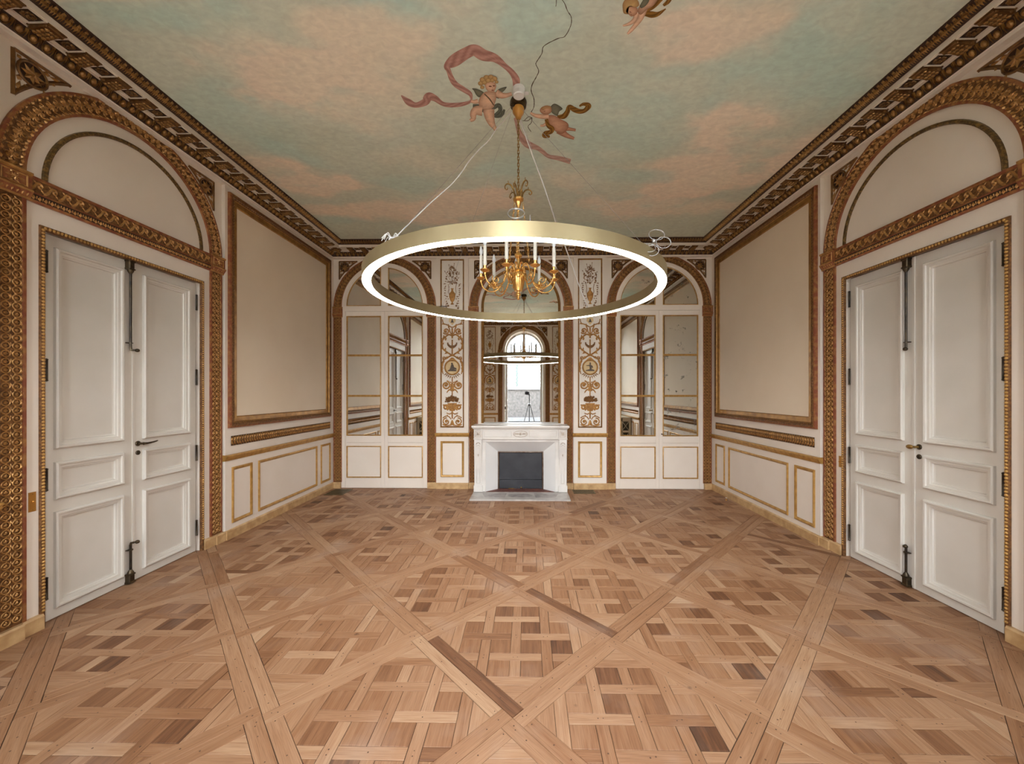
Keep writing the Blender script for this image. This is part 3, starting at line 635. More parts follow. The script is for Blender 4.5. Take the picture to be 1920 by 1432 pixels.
cm.merge(crack([(1043, -5), (1043, 6), (1042, 12)], 1.2)); cm.merge(crack([(980, 226), (990, 226), (997, 220), (996, 230), (990, 237), (996, 247)], 1.2)); cm.merge(crack([(983, 226), (992, 218), (998, 224)], 1.0))
part('plaster_crack', cm, 'bronze_dark', ceil)

# ================================================================== WALLS
MOULD = [(0, 0.0), (0.002, 0.010), (0.010, 0.015), (0.020, 0.012), (0.030, 0.004), (0.034, 0.0)]      # small gilded panel moulding (t, d above face)
def proud(mb, s0, s1, z0=0.0, z1=3.70, back=0.0): mb.box(s0, s1, back, PROUD, z0, z1)
SIDE = {'left': dict(c=2.972, fr=(3.955, 5.73), near=(0.20, 1.985), wp=((3.889, 4.182), (4.276, 5.49), (5.587, 5.86))),
        'right': dict(c=2.945, fr=(3.925, 5.715), near=(0.18, 1.965), wp=((3.842, 4.13), (4.23, 5.469), (5.572, 5.837)))}
DW, DH = 0.595, 2.555      # half width and height of a door opening
walls = {}
for side in ('left', 'right'):
    c = SIDE[side]['c']; s0, s1 = ENDS[side]; mb = MB()
    mb.box(s0 - 0.3, c - DW, -0.2, 0, -0.1, CEIL + 0.1); mb.box(c + DW, s1 + 0.3, -0.2, 0, -0.1, CEIL + 0.1)
    mb.box(c - DW, c + DW, -0.2, 0, DH, CEIL + 0.1); mb.box(c - DW, c + DW, -0.2, -0.085, -0.1, DH)
    wl = part('wall_' + side, mb, 'white', None, WM[side])
    tag(wl, {'left': 'cream panelled side wall with the door that has a lever handle', 'right': 'cream panelled side wall with the door that has a round knob'}[side], 'wall', 'structure')
    walls[side] = wl
    for a, b in ((c + RO + 0.012, s1), (s0, c - RO - 0.012)):
        mb = MB(); proud(mb, a, b); part('wall_panelling', mb, 'white', wl)
    fr = SIDE[side]['fr']
    for a, b in (fr, SIDE[side]['near']):
        mb = MB(); mb.box(a, b, PROUD, PROUD + 0.002, 1.26, 3.45); part('upper_panel', mb, 'panel_cloth', wl)
    wps = list(SIDE[side]['wp']) + [(2 * c - b, 2 * c - a) for a, b in SIDE[side]['wp']]
    for a, b in wps:
        mb = MB(); mb.frame(a, b, 0.149, 0.73, [(t, PROUD + d) for t, d in MOULD]); part('panel_moulding', mb, 'gold_bright', wl, smooth='auto')
        mb = MB(); mb.box(a + 0.034, b - 0.034, PROUD, PROUD + 0.0015, 0.183, 0.696); part('wainscot_panel', mb, 'white', wl)
mb = MB(); s0, s1 = ENDS['back']; mb.box(s0 - 0.1, s1 + 0.1, -0.2, 0, -0.1, CEIL + 0.1)
wl = part('wall_back', mb, 'white', None, WM['back']); tag(wl, 'far end wall with three arches and the fireplace', 'wall', 'structure'); walls['back'] = wl
PANELS = ((BAYS[0] + RO + 0.004, BAYS[1] - RO - 0.004), (BAYS[1] + RO + 0.004, BAYS[2] - RO - 0.004))
for a, b in PANELS:
    mb = MB(); proud(mb, a, b); part('wall_panelling', mb, 'white', wl)
    mb = MB(); mb.frame(a + 0.068, b - 0.068, 0.183, 0.748, [(t, PROUD + d) for t, d in MOULD]); part('panel_moulding', mb, 'gold_bright', wl, smooth='auto')
# rear wall with three arched window openings
WH, TH = 0.60, 0.45      # half width of the window openings, wall thickness
def arched_wall(mb, s0, s1, ztop, openings, d0, d1, R_):
    xs = s0
    for c in openings:
        mb.box(xs, c - R_, d0, d1, -0.1, ztop); xs = c + R_
        n = 24; arc = [(c + R_ * math.cos(PI * i / n), SPRING + R_ * math.sin(PI * i / n)) for i in range(n + 1)]
        for i in range(n):
            (x0, z0), (x1, z1) = arc[i], arc[i + 1]
            for d in (d0, d1): mb.add([(x0, d, z0), (x1, d, z1), (x1, d, ztop), (x0, d, ztop)], [(0, 1, 2, 3)])
            mb.add([(x0, d0, z0), (x1, d0, z1), (x1, d1, z1), (x0, d1, z0)], [(0, 1, 2, 3)])
    mb.box(xs, s1, d0, d1, -0.1, ztop)
mb = MB(); arched_wall(mb, s0 - 0.2, s1 + 0.2, CEIL + 0.1, BAYS, -TH, 0, WH)
wl = part('wall_rear', mb, 'white', None, WM['rear']); tag(wl, 'window wall seen only in the mirrors', 'wall', 'structure'); walls['rear'] = wl
for a, b in PANELS:
    mb = MB(); proud(mb, a, b); part('wall_panelling', mb, 'white', wl)
    mb = MB(); mb.frame(a + 0.068, b - 0.068, 0.183, 0.748, [(t, PROUD + d) for t, d in MOULD]); part('panel_moulding', mb, 'gold_bright', wl, smooth='auto')

# baseboards: ochre marble lengths
def baseboard(name, side, spans, label):
    mb = None; root_ = None
    for k, (a, b, d) in enumerate(spans):
        mb = MB(); mb.strip(a, b, [(0, 0), (d, 0), (d, 0.082), (d - 0.008, 0.094), (0, 0.094)])
        if root_ is None: root_ = part(name, mb, 'ochre_marble', None, WM[side]); tag(root_, label, 'baseboard', 'structure')
        else: part('marble_block', mb, 'ochre_marble', root_)
for side in ('left', 'right'):
    c = SIDE[side]['c']; s0, s1 = ENDS[side]; L = c + RO + 0.012; spans = []
    n = 5; e = (s1 - L) / n
    spans += [(L + i * e, L + (i + 1) * e - 0.002, PROUD + 0.02) for i in range(n)]
    spans += [(c + DW + 0.01, L - 0.11, 0.03), (L - 0.108, L, 0.045), (c - RO - 0.012, c - RO + 0.11, 0.045), (c - RO + 0.112, c - DW - 0.01, 0.03), (s0, c - RO - 0.014, PROUD + 0.02)]
    baseboard('baseboard_' + side, side, spans, 'ochre marble baseboard along the side wall with the ' + {'left': 'lever handled door', 'right': 'knob handled door'}[side])
sp = []
for i, (a, b) in enumerate(PANELS): sp += [(a, b, PROUD + 0.02), (a - 0.14, a - 0.002, 0.04), (b + 0.002, b + 0.14, 0.04)]
sp += [(LEFT_X + 0.035, LEFT_X + 0.16, 0.04), (RIGHT_X - 0.16, RIGHT_X - 0.035, 0.04)]
baseboard('baseboard_back', 'back', sp, 'short ochre marble baseboard blocks under the far wall beside the fireplace')
baseboard('baseboard_rear', 'rear', sp, 'ochre marble baseboard blocks under the window wall')

# ================================================================== CORNICE
ZS = 3.722
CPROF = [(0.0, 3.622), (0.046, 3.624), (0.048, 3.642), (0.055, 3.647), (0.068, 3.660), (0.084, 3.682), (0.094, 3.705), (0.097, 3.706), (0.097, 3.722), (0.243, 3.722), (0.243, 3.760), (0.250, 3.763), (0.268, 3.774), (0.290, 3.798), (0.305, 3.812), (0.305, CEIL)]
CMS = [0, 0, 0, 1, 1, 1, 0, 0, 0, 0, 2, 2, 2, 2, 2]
def modillion():
    mb = MB(); prof = [(0.098, 0), (0.098, -0.022), (0.108, -0.027), (0.130, -0.027), (0.155, -0.022), (0.180, -0.016), (0.205, -0.019), (0.222, -0.017), (0.228, -0.010), (0.226, 0)]
    for a, wd in ((0, 0.040),): mb.loft([[(x, d, z) for d, z in prof] for x in (-wd, wd)], True, True)
    mb.box(-0.047, 0.047, 0.098, 0.236, -0.006, 0.0)
    for x in (-1, 1):
        mb.ball((x * 0.040, 0.118, -0.016), 0.008, 0.016, 0.013, 8, 4); mb.ball((x * 0.040, 0.207, -0.012), 0.007, 0.012, 0.009, 8, 4)
    for k in range(4):      # acanthus lobes under the scroll
        d = 0.116 + k * 0.026; z = -0.026 + 0.003 * k
        for x in (-0.022, 0, 0.022): mb.ball((x, d, z - 0.003), 0.011, 0.013, 0.008, 6, 4, 1)
    return mb.mesh('modillion', ['gilt_dark', 'gilt_mid'], 'auto')
def rosette():
    mb = MB(); mb.add([(-0.040, 0.128, -0.001), (0.040, 0.128, -0.001), (0.040, 0.228, -0.001), (-0.040, 0.228, -0.001)], [(0, 1, 2, 3)], 1)
    for i in range(8):
        a = PI * i / 4; mb.ball((0.020 * math.cos(a), 0.178 + 0.026 * math.sin(a), -0.006), 0.011, 0.012, 0.006, 6, 4)
    mb.ball((0, 0.178, -0.010), 0.009, 0.010, 0.007, 6, 4)
    for x in (-1, 1): mb.box(x * 0.043 - 0.003, x * 0.043 + 0.003, 0.122, 0.236, -0.008, 0, 2)
    mb.box(-0.046, 0.046, 0.118, 0.124, -0.008, 0, 2); mb.box(-0.046, 0.046, 0.230, 0.236, -0.008, 0, 2)
    return mb.mesh('rosette', ['gilt_dark', 'recess', 'white'], 'auto')
def slope(s, t, h, b0, b1):      # point on a sloping moulding: t along (0..1), h above it
    (d0, z0), (d1, z1) = b0, b1; L = math.hypot(d1 - d0, z1 - z0); nd, nz = (z1 - z0) / L, -(d1 - d0) / L
    return (s, d0 + (d1 - d0) * t + nd * h, z0 + (z1 - z0) * t + nz * h)
EB = ((0.056, 3.648), (0.094, 3.704)); LB = ((0.246, 3.761), (0.303, 3.814))
def egg_mb():
    mb = MB(); S = lambda x, t, h: slope(x, t, h, *EB)
    n = 8; rings = []
    for k in range(1, 5):
        th = PI / 2 * k / 4; rings.append([S(0.0165 * math.sin(th) * math.cos(2 * PI * i / n), 0.5 + 0.36 * math.sin(th) * math.sin(2 * PI * i / n), 0.004 + 0.016 * math.cos(th)) for i in range(n)])
    mb.loft(rings, True, False); mb.add(rings[0], [tuple(range(n))])
    U = []      # the shell round the egg
    for i in range(11):
        a = PI * i / 10; x = -0.0262 * math.cos(a); t = 0.9 - 0.85 * math.sin(a); U.append((x, t))
    V = []
    for x, t in U: V += [S(x - 0.003 * (1 if x > 0 else -1) * 0, t, 0.0), S(x, t, 0.011), S(x * 0.80, t + 0.06, 0.0)]
    mb.add(V, [(3 * i + j, 3 * i + j + 1, 3 * i + j + 4, 3 * i + j + 3) for i in range(10) for j in range(2)])
    q = [S(0.0265, 0.98, 0), S(0.0323, 0.45, 0.012), S(0.038, 0.98, 0), S(0.0323, 0.0, 0.0)]; mb.add(q, [(0, 1, 3), (1, 2, 3), (0, 2, 1)])
    return mb
def cyleaf_mb():
    mb = MB(); S = lambda x, t, h: slope(x, t, h, *LB)
    for x0, wd, t1, h in ((0, 0.0115, 0.98, 0.020), (-0.0125, 0.0085, 0.78, 0.015), (0.0125, 0.0085, 0.78, 0.015)):
        mb.add([S(x0, 0.04, 0), S(x0 - wd, 0.45, 0), S(x0, t1, 0.003), S(x0 + wd, 0.45, 0), S(x0, 0.5, h)], [(0, 1, 4), (1, 2, 4), (2, 3, 4), (3, 0, 4)])
    mb.ball(S(0.0, 0.80, 0.012), 0.0095, 0.008, 0.008, 6, 4)
    return mb
MOD, ROS = modillion(), rosette()
EGG, CYL = egg_mb(), cyleaf_mb(); EGGM, CYLM = EGG.mesh('egg', ['gilt_mid'], 'auto'), CYL.mesh('acanthus_leaf', ['gilt_mid'])
MP = 0.194
CL = {'left': 'carved and gilded cornice above the lever handled door', 'right': 'carved and gilded cornice above the knob handled door', 'back': 'carved and gilded cornice above the fireplace wall', 'rear': 'carved cornice above the windows, seen in the mirror'}
for k, side in enumerate(('left', 'right', 'back', 'rear')):
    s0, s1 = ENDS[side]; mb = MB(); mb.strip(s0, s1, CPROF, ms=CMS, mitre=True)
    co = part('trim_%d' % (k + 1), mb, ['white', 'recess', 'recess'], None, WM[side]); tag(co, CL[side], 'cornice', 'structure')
    n = int((s1 - s0 - 0.5) / MP); o0 = (s0 + s1) / 2 - (n - 1) * MP / 2
    for i in range(n):
        link('modillion', MOD, co, T(o0 + i * MP, 0, ZS))
        if i < n - 1: link('rosette', ROS, co, T(o0 + (i + 0.5) * MP, 0, ZS))
    for c_ in (s0 + 0.17, s1 - 0.17): link('modillion', MOD, co, T(c_, 0, ZS) @ SC(0.7, 1, 1))
    e = MP / 3; n = int((s1 - s0 - 0.16) / e); o0 = (s0 + s1) / 2 - (n - 1) * e / 2
    p_ = MP / 5; n2 = int((s1 - s0 - 0.54) / p_); o2 = (s0 + s1) / 2 - (n2 - 1) * p_ / 2
    if side in ('left', 'right'):
        je, jl = MB(), MB()
        for i in range(n):
            s_ = o0 + i * e
            if s_ > 1.6: link('egg', EGGM, co, T(s_, 0, 0))
            else: je.merge(EGG, T(s_, 0, 0))
        for i in range(n2):
            s_ = o2 + i * p_
            if s_ > 1.6: link('acanthus_leaf', CYLM, co, T(s_, 0, 0))
            else: jl.merge(CYL, T(s_, 0, 0))
    else:
        je, jl = MB(), MB()
        for i in range(n): je.merge(EGG, T(o0 + i * e, 0, 0))
        for i in range(n2): jl.merge(CYL, T(o2 + i * p_, 0, 0))
    part('egg_and_dart_row', je, 'gilt_mid', co, smooth='auto', kind='stuff'); part('acanthus_row', jl, 'gilt_mid', co, kind='stuff')
TRIM = [4]
def trim(mb, mats, side, label, cat, smooth=False, M=None):
    TRIM[0] += 1; o = part('trim_%d' % TRIM[0], mb, mats, None, WM[side] if M is None else M, smooth); return tag(o, label, cat, 'structure')

# ================================================================== ARCHES, PILASTERS, IMPOSTS
PD = 0.012
def scroll_unit():      # two flower roundels either side of a stem: height 0.048
    mb = MB()
    for x in (-1, 1):
        cx = x * 0.0245; n = 12; ring = [(cx + 0.0195 * math.cos(2 * PI * i / n), PD + 0.004, 0.0195 * math.sin(2 * PI * i / n)) for i in range(n)]; mb.tube(ring, 0.0036, 4, closed=True)
        mb.flower(cx, 0, 0.0125, PD, 0.008, 5)
    for x in (-1, 1):
        mb.leaf(x * 0.048, -0.020, PI / 2, 0.040, 0.012, PD, 0.007); mb.leaf(x * 0.0245, 0.016, PI / 2 + x * 0.5, 0.020, 0.012, PD, 0.008)
    mb.leaf(0, -0.004, PI / 2, 0.026, 0.012, PD, 0.006); mb.leaf(0, 0.0, PI * 0.78, 0.016, 0.008, PD, 0.005); mb.leaf(0, 0.0, PI * 0.22, 0.016, 0.008, PD, 0.005)
    return mb
def leaf_unit():      # curling leaf group of the arch band; x along, z across (0 = middle of the band)
    mb = MB()
    mb.ribbon(spiral(-0.008, 0.016, 0.003, 0.019, 0.4, 1.15, 12), 0.008, PD, 0.007); mb.ribbon(spiral(0.010, -0.020, 0.003, 0.018, 3.5, 1.15, 12), 0.008, PD, 0.007)
    for a, L in ((0.5, 0.030), (2.1, 0.028), (3.7, 0.030), (5.3, 0.028), (1.3, 0.03), (4.5, 0.032)): mb.leaf(0.002, 0, a, L, 0.012, PD, 0.008)
    for z, a in ((0.040, 0.3), (0.044, 2.4), (-0.042, -0.4), (-0.044, -2.6), (0.0, 0.0), (0.0, PI)): mb.leaf(0.004, z, a, 0.034, 0.020, PD, 0.011)
    mb.flower(-0.008, 0.016, 0.010, PD, 0.010, 5); mb.flower(0.010, -0.020, 0.010, PD, 0.010, 5)
    return mb
SCU, LFU = scroll_unit(), leaf_unit(); SCM, LFM = SCU.mesh('roundel_pair', ['gilt']), LFU.mesh('leaf_scroll', ['gilt'])
def wave_unit():
    mb = MB(); mb.ribbon(catmull([(-0.045, -0.024), (-0.030, -0.022), (-0.014, -0.004), (-0.002, 0.018), (0.014, 0.022), (0.022, 0.008), (0.014, -0.004), (0.004, 0.002), (0.006, 0.010)], 4), [0.016] * 8 + [0.014] * 12 + [0.010] * 13, 0, 0.008)
    mb.leaf(0.016, -0.006, -0.9, 0.026, 0.010, 0, 0.005); mb.leaf(-0.006, 0.018, 2.4, 0.022, 0.010, 0, 0.005); mb.flower(0.009, 0.007, 0.005, 0.002, 0.007, 5); return mb
def dart_unit():
    mb = MB(); mb.leaf(0, -0.016, PI / 2, 0.034, 0.024, 0, 0.010); mb.leaf(0.0155, 0.016, -PI / 2, 0.028, 0.009, 0, 0.007); return mb
WAV, DRT = wave_unit(), dart_unit(); WAVM, DRTM = WAV.mesh('wave_scroll', ['gilt']), DRT.mesh('leaf_dart', ['gilt'])
def half_frame(k, s): return s
def arch_bay(side, c, R_o, label, band, door_arch, objects):
    z0 = 0.094; r_o, r_i = R_o, R_o - 0.138; mb = MB(); ms = [1, 1, 1, 0, 1, 1, 1]
    pr = lambda r0, r1: [(r0, 0), (r0, 0.016), (r0 + 0.016, 0.018), (r0 + 0.018, PD), (r1 - 0.018, PD), (r1 - 0.016, 0.018), (r1, 0.016), (r1, 0)]
    mb.arc(c, SPRING, pr(r_i, r_o), 0, PI, 48, ms=ms)
    tr = trim(mb, ['gilt_field', 'bole'], side, label, 'arch', 'auto')
    zi = 2.698
    # pilasters
    for sg in (-1, 1):
        a, b = sorted((c + sg * r_i, c + sg * r_o)); mb = MB(); mb.vstrip(z0, zi, pr(a, b), 1, ms); pl = part('pilaster', mb, ['gilt_field', 'bole'], tr)
        cx = (a + b) / 2; n = int((zi - z0 - 0.03) / 0.048); e = (zi - z0 - 0.03) / n
        jm = MB()
        for i in range(n):
            z = z0 + 0.015 + (i + 0.5) * e
            if objects: link('roundel_pair', SCM, pl, T(cx, 0, z))
            else: jm.merge(SCU, T(cx, 0, z))
        if jm.v: part('roundel_row', jm, 'gilt', pl, kind='stuff')
        mb = MB(); mb.strip(a - 0.012, b + 0.012, [(0, zi), (0.022, zi), (0.026, zi + 0.012), (0.046, zi + 0.045), (0.048, zi + 0.056), (0.036, zi + 0.060), (0.036, zi + 0.146), (0.046, zi + 0.152), (0.046, zi + 0.164), (0, zi + 0.164)], 0, ms=[0, 1, 0, 1, 0, 0, 1, 1, 1])
        bl = part('impost_block', mb, ['bole', 'gilt'], tr)
        jm = MB(); jm.frame(a + 0.008, b - 0.008, zi + 0.066, zi + 0.140, [(0, 0.036), (0.003, 0.041), (0.009, 0.036)]); jm.flower(cx, zi + 0.103, 0.024, 0.036, 0.010, 8)
        for q in range(6): jm.leaf(cx + 0.018 * math.cos(q * PI / 3), zi + 0.103 + 0.018 * math.sin(q * PI / 3), q * PI / 3, 0.026, 0.012, 0.036, 0.006)
        for q in range(6): jm.leaf(a + 0.012 + q * 0.0235, zi + 0.016, PI / 2, 0.034, 0.018, 0.030, 0.014)
        part('impost_carving', jm, 'gilt', bl)
    # arch ornament
    rm = (r_o + r_i) / 2; n = int(PI * rm / 0.052); jm = MB()
    for i in range(n):
        a = PI * (i + 0.5) / n; M = T(c + rm * math.cos(a), 0, SPRING + rm * math.sin(a)) @ RY(-(a - PI / 2))
        if objects: link('leaf_scroll', LFM, tr, M)
        else: jm.merge(LFU, M)
    if jm.v: part('leaf_scroll_row', jm, 'gilt', tr, kind='stuff')
    # spandrels
    rs = r_o + 0.042; so = r_o - 0.088; zt = 3.587
    for sg in (-1, 1):
        jm = MB(); a1 = math.asin(min(1, (zt - SPRING) / rs)); a0 = math.acos(min(1, so / rs))
        X = lambda x: c + sg * x
        arc = [(X(rs * math.cos(a0 + (a1 - a0) * i / 10)), SPRING + rs * math.sin(a0 + (a1 - a0) * i / 10)) for i in range(11)]
        jm.ribbon(arc, 0.024, 0, 0.012); jm.ribbon([(X(so), SPRING + rs * math.sin(a0) - 0.01), (X(so), zt)], 0.024, 0, 0.012); jm.ribbon([(X(so), zt), (X(rs * math.cos(a1) - 0.015), zt)], 0.024, 0, 0.012)
        cx, cz = X(so - 0.088), zt - 0.092; rr = 0.072
        jm.tube([(cx + rr * math.cos(2 * PI * i / 18), 0.005, cz + rr * math.sin(2 * PI * i / 18)) for i in range(18)], 0.008, 5, closed=True); jm.disc(cx, cz, rr, 0, 0.003, 18, 1)
        jm.flower(cx, cz, 0.060, 0.003, 0.014, 8, 2); jm.flower(cx, cz, 0.026, 0.010, 0.012, 6, 2)
        for px_, pz, an, L_ in ((so - 0.02, zt - 0.235, 1.75, 0.065), (so - 0.045, zt - 0.20, 2.5, 0.045), (so - 0.02, zt - 0.175, 1.9, 0.05), (so - 0.235, zt - 0.02, -0.15, 0.065), (so - 0.205, zt - 0.05, -0.75, 0.045), (so - 0.18, zt - 0.02, -0.2, 0.05), (so - 0.018, zt - 0.018, -2.36, 0.035), (so - 0.16, zt - 0.165, 0.78, 0.03)):
            jm.leaf(X(px_), pz, an if sg > 0 else PI - an, L_, 0.030, 0, 0.012, 2)
        part('spandrel', jm, ['gilt_dark', 'recess', 'gilt_mid'], tr)
    if band:      # frieze over the door, from pilaster to pilaster
        a, b = c - r_i + 0.012, c + r_i - 0.012; zi_ = zi
        mb = MB(); mb.strip(a, b, [(0, zi_), (0.014, zi_), (0.018, zi_ + 0.008), (0.020, zi_ + 0.014), (0.026, zi_ + 0.050), (0.026, zi_ + 0.060), (0.020, zi_ + 0.062), (0.020, zi_ + 0.140), (0.028, zi_ + 0.146), (0.028, zi_ + 0.158), (0, zi_ + 0.158)], 0, ms=[1, 1, 1, 2, 1, 1, 0, 1, 1, 1])
        bo = part('overdoor_frieze', mb, ['gilt_field', 'bole', 'recess'], tr)
        n = round((b - a) / 0.073); e = (b - a) / n
        for i in range(n): link('wave_scroll', WAVM, bo, T(a + (i + 0.5) * e, 0.020, zi_ + 0.101) @ SC(e / 0.073, 1, 1.15))
        n = round((b - a) / 0.031); e = (b - a) / n
        for i in range(n): link('leaf_dart', DRTM, bo, T(a + (i + 0.5) * e, 0.022, zi_ + 0.031))
    if door_arch:
        mb = MB(); mb.arc(c, SPRING, [(0.572, 0), (0.575, 0.014), (0.586, 0.018), (0.597, 0.014), (0.600, 0)], 0.0, PI, 44); part('inner_arch_moulding', mb, 'bronze_line', tr, smooth='auto')
        jm = MB()
        for i in range(150): a = PI * (i + 0.5) / 150; jm.ball((c + 0.586 * math.cos(a), 0.017, SPRING + 0.586 * math.sin(a)), 0.006, 0.004, 0.006, 5, 3)
        part('inner_arch_beading', jm, 'bronze_line', tr, kind='stuff')
    return tr
arch_bay('left', SIDE['left']['c'], RO, 'gilded arch and pilasters around the door with lever handle', True, True, True)
arch_bay('right', SIDE['right']['c'], RO, 'gilded arch and pilasters around the door with round knob', True, True, True)
for k, (n_, c) in enumerate(zip(('gilded arch framing the mirrored doors beside the lever handled door wall', 'gilded arch framing the overmantel mirror above the fireplace', 'gilded arch framing the mirrored doors beside the knob handled door wall'), BAYS)):
    arch_bay('back', c, 0.815, n_, False, False, False)
for k, (n_, c) in enumerate(zip(('gilded arch around a closed window, seen in the mirror nearest it', 'gilded arch around the open window reflected above the fireplace', 'gilded arch around a closed window, reflected in mirrored doors'), BAYS)):
    arch_bay('rear', c, 0.815, n_, False, False, False)

# ================================================================== UPPER PANEL FRAMES, FRIEZES, CHAIR RAILS ON THE SIDE WALLS
FPROF = [(-0.118, 0.0), (-0.116, 0.026), (-0.104, 0.034), (-0.082, 0.034), (-0.070, 0.024), (-0.060, 0.026), (-0.054, 0.016), (-0.010, 0.012), (-0.004, 0.006), (0.0, 0.0)]
def bar_unit():
    mb = MB(); mb.leaf(-0.026, 0.0, 0.70, 0.056, 0.027, 0, 0.013); mb.leaf(-0.026, 0.0, -0.70, 0.056, 0.027, 0, 0.013); mb.leaf(-0.016, 0, 0, 0.03, 0.010, 0, 0.008); return mb
HBM = bar_unit().mesh('leaf_pair', ['gilt_mid'])
for side in ('left', 'right'):
    nm = {'left': 'lever handled door', 'right': 'knob handled door'}[side]; c = SIDE[side]['c']; s0, s1 = ENDS[side]
    for (a, b), where in ((SIDE[side]['fr'], 'far'), (SIDE[side]['near'], 'near')):
        mb = MB(); mb.frame(a, b, 1.26, 3.45, [(t, PROUD + d) for t, d in FPROF], ms=[1, 1, 2, 2, 2, 0, 0, 0, 0])
        tr = trim(mb, ['gold', 'bole', 'gilt_field'], side, 'gilded frame round the blank wall panel %s the %s' % ('between the fireplace wall and' if where == 'far' else 'on the window side of', nm), 'frame', 'auto')
        jm = MB(); t = -0.074
        for x0, x1, z0, z1 in ((a + t, b - t, 1.26 + t, 1.26 + t), (a + t, b - t, 3.45 - t, 3.45 - t), (a + t, a + t, 1.26 + t, 3.45 - t), (b - t, b - t, 1.26 + t, 3.45 - t)):
            L = math.hypot(x1 - x0, z1 - z0); n = int(L / 0.030); an = math.atan2(z1 - z0, x1 - x0)
            for i in range(n):
                q = (i + 0.5) / n; x, z = x0 + (x1 - x0) * q, z0 + (z1 - z0) * q
                jm.leaf(x - 0.012 * math.cos(an), z - 0.012 * math.sin(an), an, 0.034, 0.030, PROUD + 0.022, 0.014)
        part('leaf_edging', jm, 'gilt_dark', tr, kind='stuff')
        # running leaf frieze under the frame
        f0, f1 = (a - 0.075, b + 0.125) if where == 'far' else (a - 0.125, b + 0.075); zc = 1.005
        mb = MB(); mb.box(f0, f1, PROUD, PROUD + 0.006, zc - 0.050, zc + 0.050)
        tr = trim(mb, ['recess'], side, 'carved band of overlapping leaves below the wall panel %s the %s' % ('between the fireplace wall and' if where == 'far' else 'on the window side of', nm), 'frieze')
        n = int((f1 - f0) / 0.036); e = (f1 - f0) / n
        for i in range(n): link('leaf_pair', HBM, tr, T(f0 + (i + 0.5) * e, PROUD + 0.006, zc) @ SC(1, 1, 1.45))
        # chair rail
        r0, r1 = (c + RO + 0.0, s1) if where == 'far' else (s0, c - RO)
        mb = MB(); mb.strip(r0, r1, [(0, 0.806), (PROUD + 0.008, 0.806), (PROUD + 0.012, 0.820), (PROUD + 0.024, 0.832), (PROUD + 0.026, 0.846), (PROUD + 0.034, 0.852), (PROUD + 0.034, 0.866), (0, 0.868)])
        trim(mb, ['gold_bright'], side, 'gilded chair rail on the wall %s the %s' % ('between the fireplace wall and' if where == 'far' else 'on the window side of', nm), 'chair rail', 'auto')
LEDGE = {('back', 0): 'gilded ledge below the arabesque panel with the seated cameo figure', ('back', 1): 'gilded ledge below the arabesque panel with the standing cameo figure',
         ('rear', 0): 'gilded ledge beside the open window, on its lever door side', ('rear', 1): 'gilded ledge beside the open window, on its knob door side'}
for side in ('back', 'rear'):
    for k, (a, b) in enumerate(PANELS):
        mb = MB(); mb.strip(a - 0.018, b + 0.018, [(0, 0.818), (PROUD + 0.010, 0.818), (PROUD + 0.022, 0.836), (PROUD + 0.030, 0.852), (PROUD + 0.030, 0.876), (0, 0.878)])
        trim(mb, ['gold_bright'], side, LEDGE[(side, k)], 'ledge', 'auto')
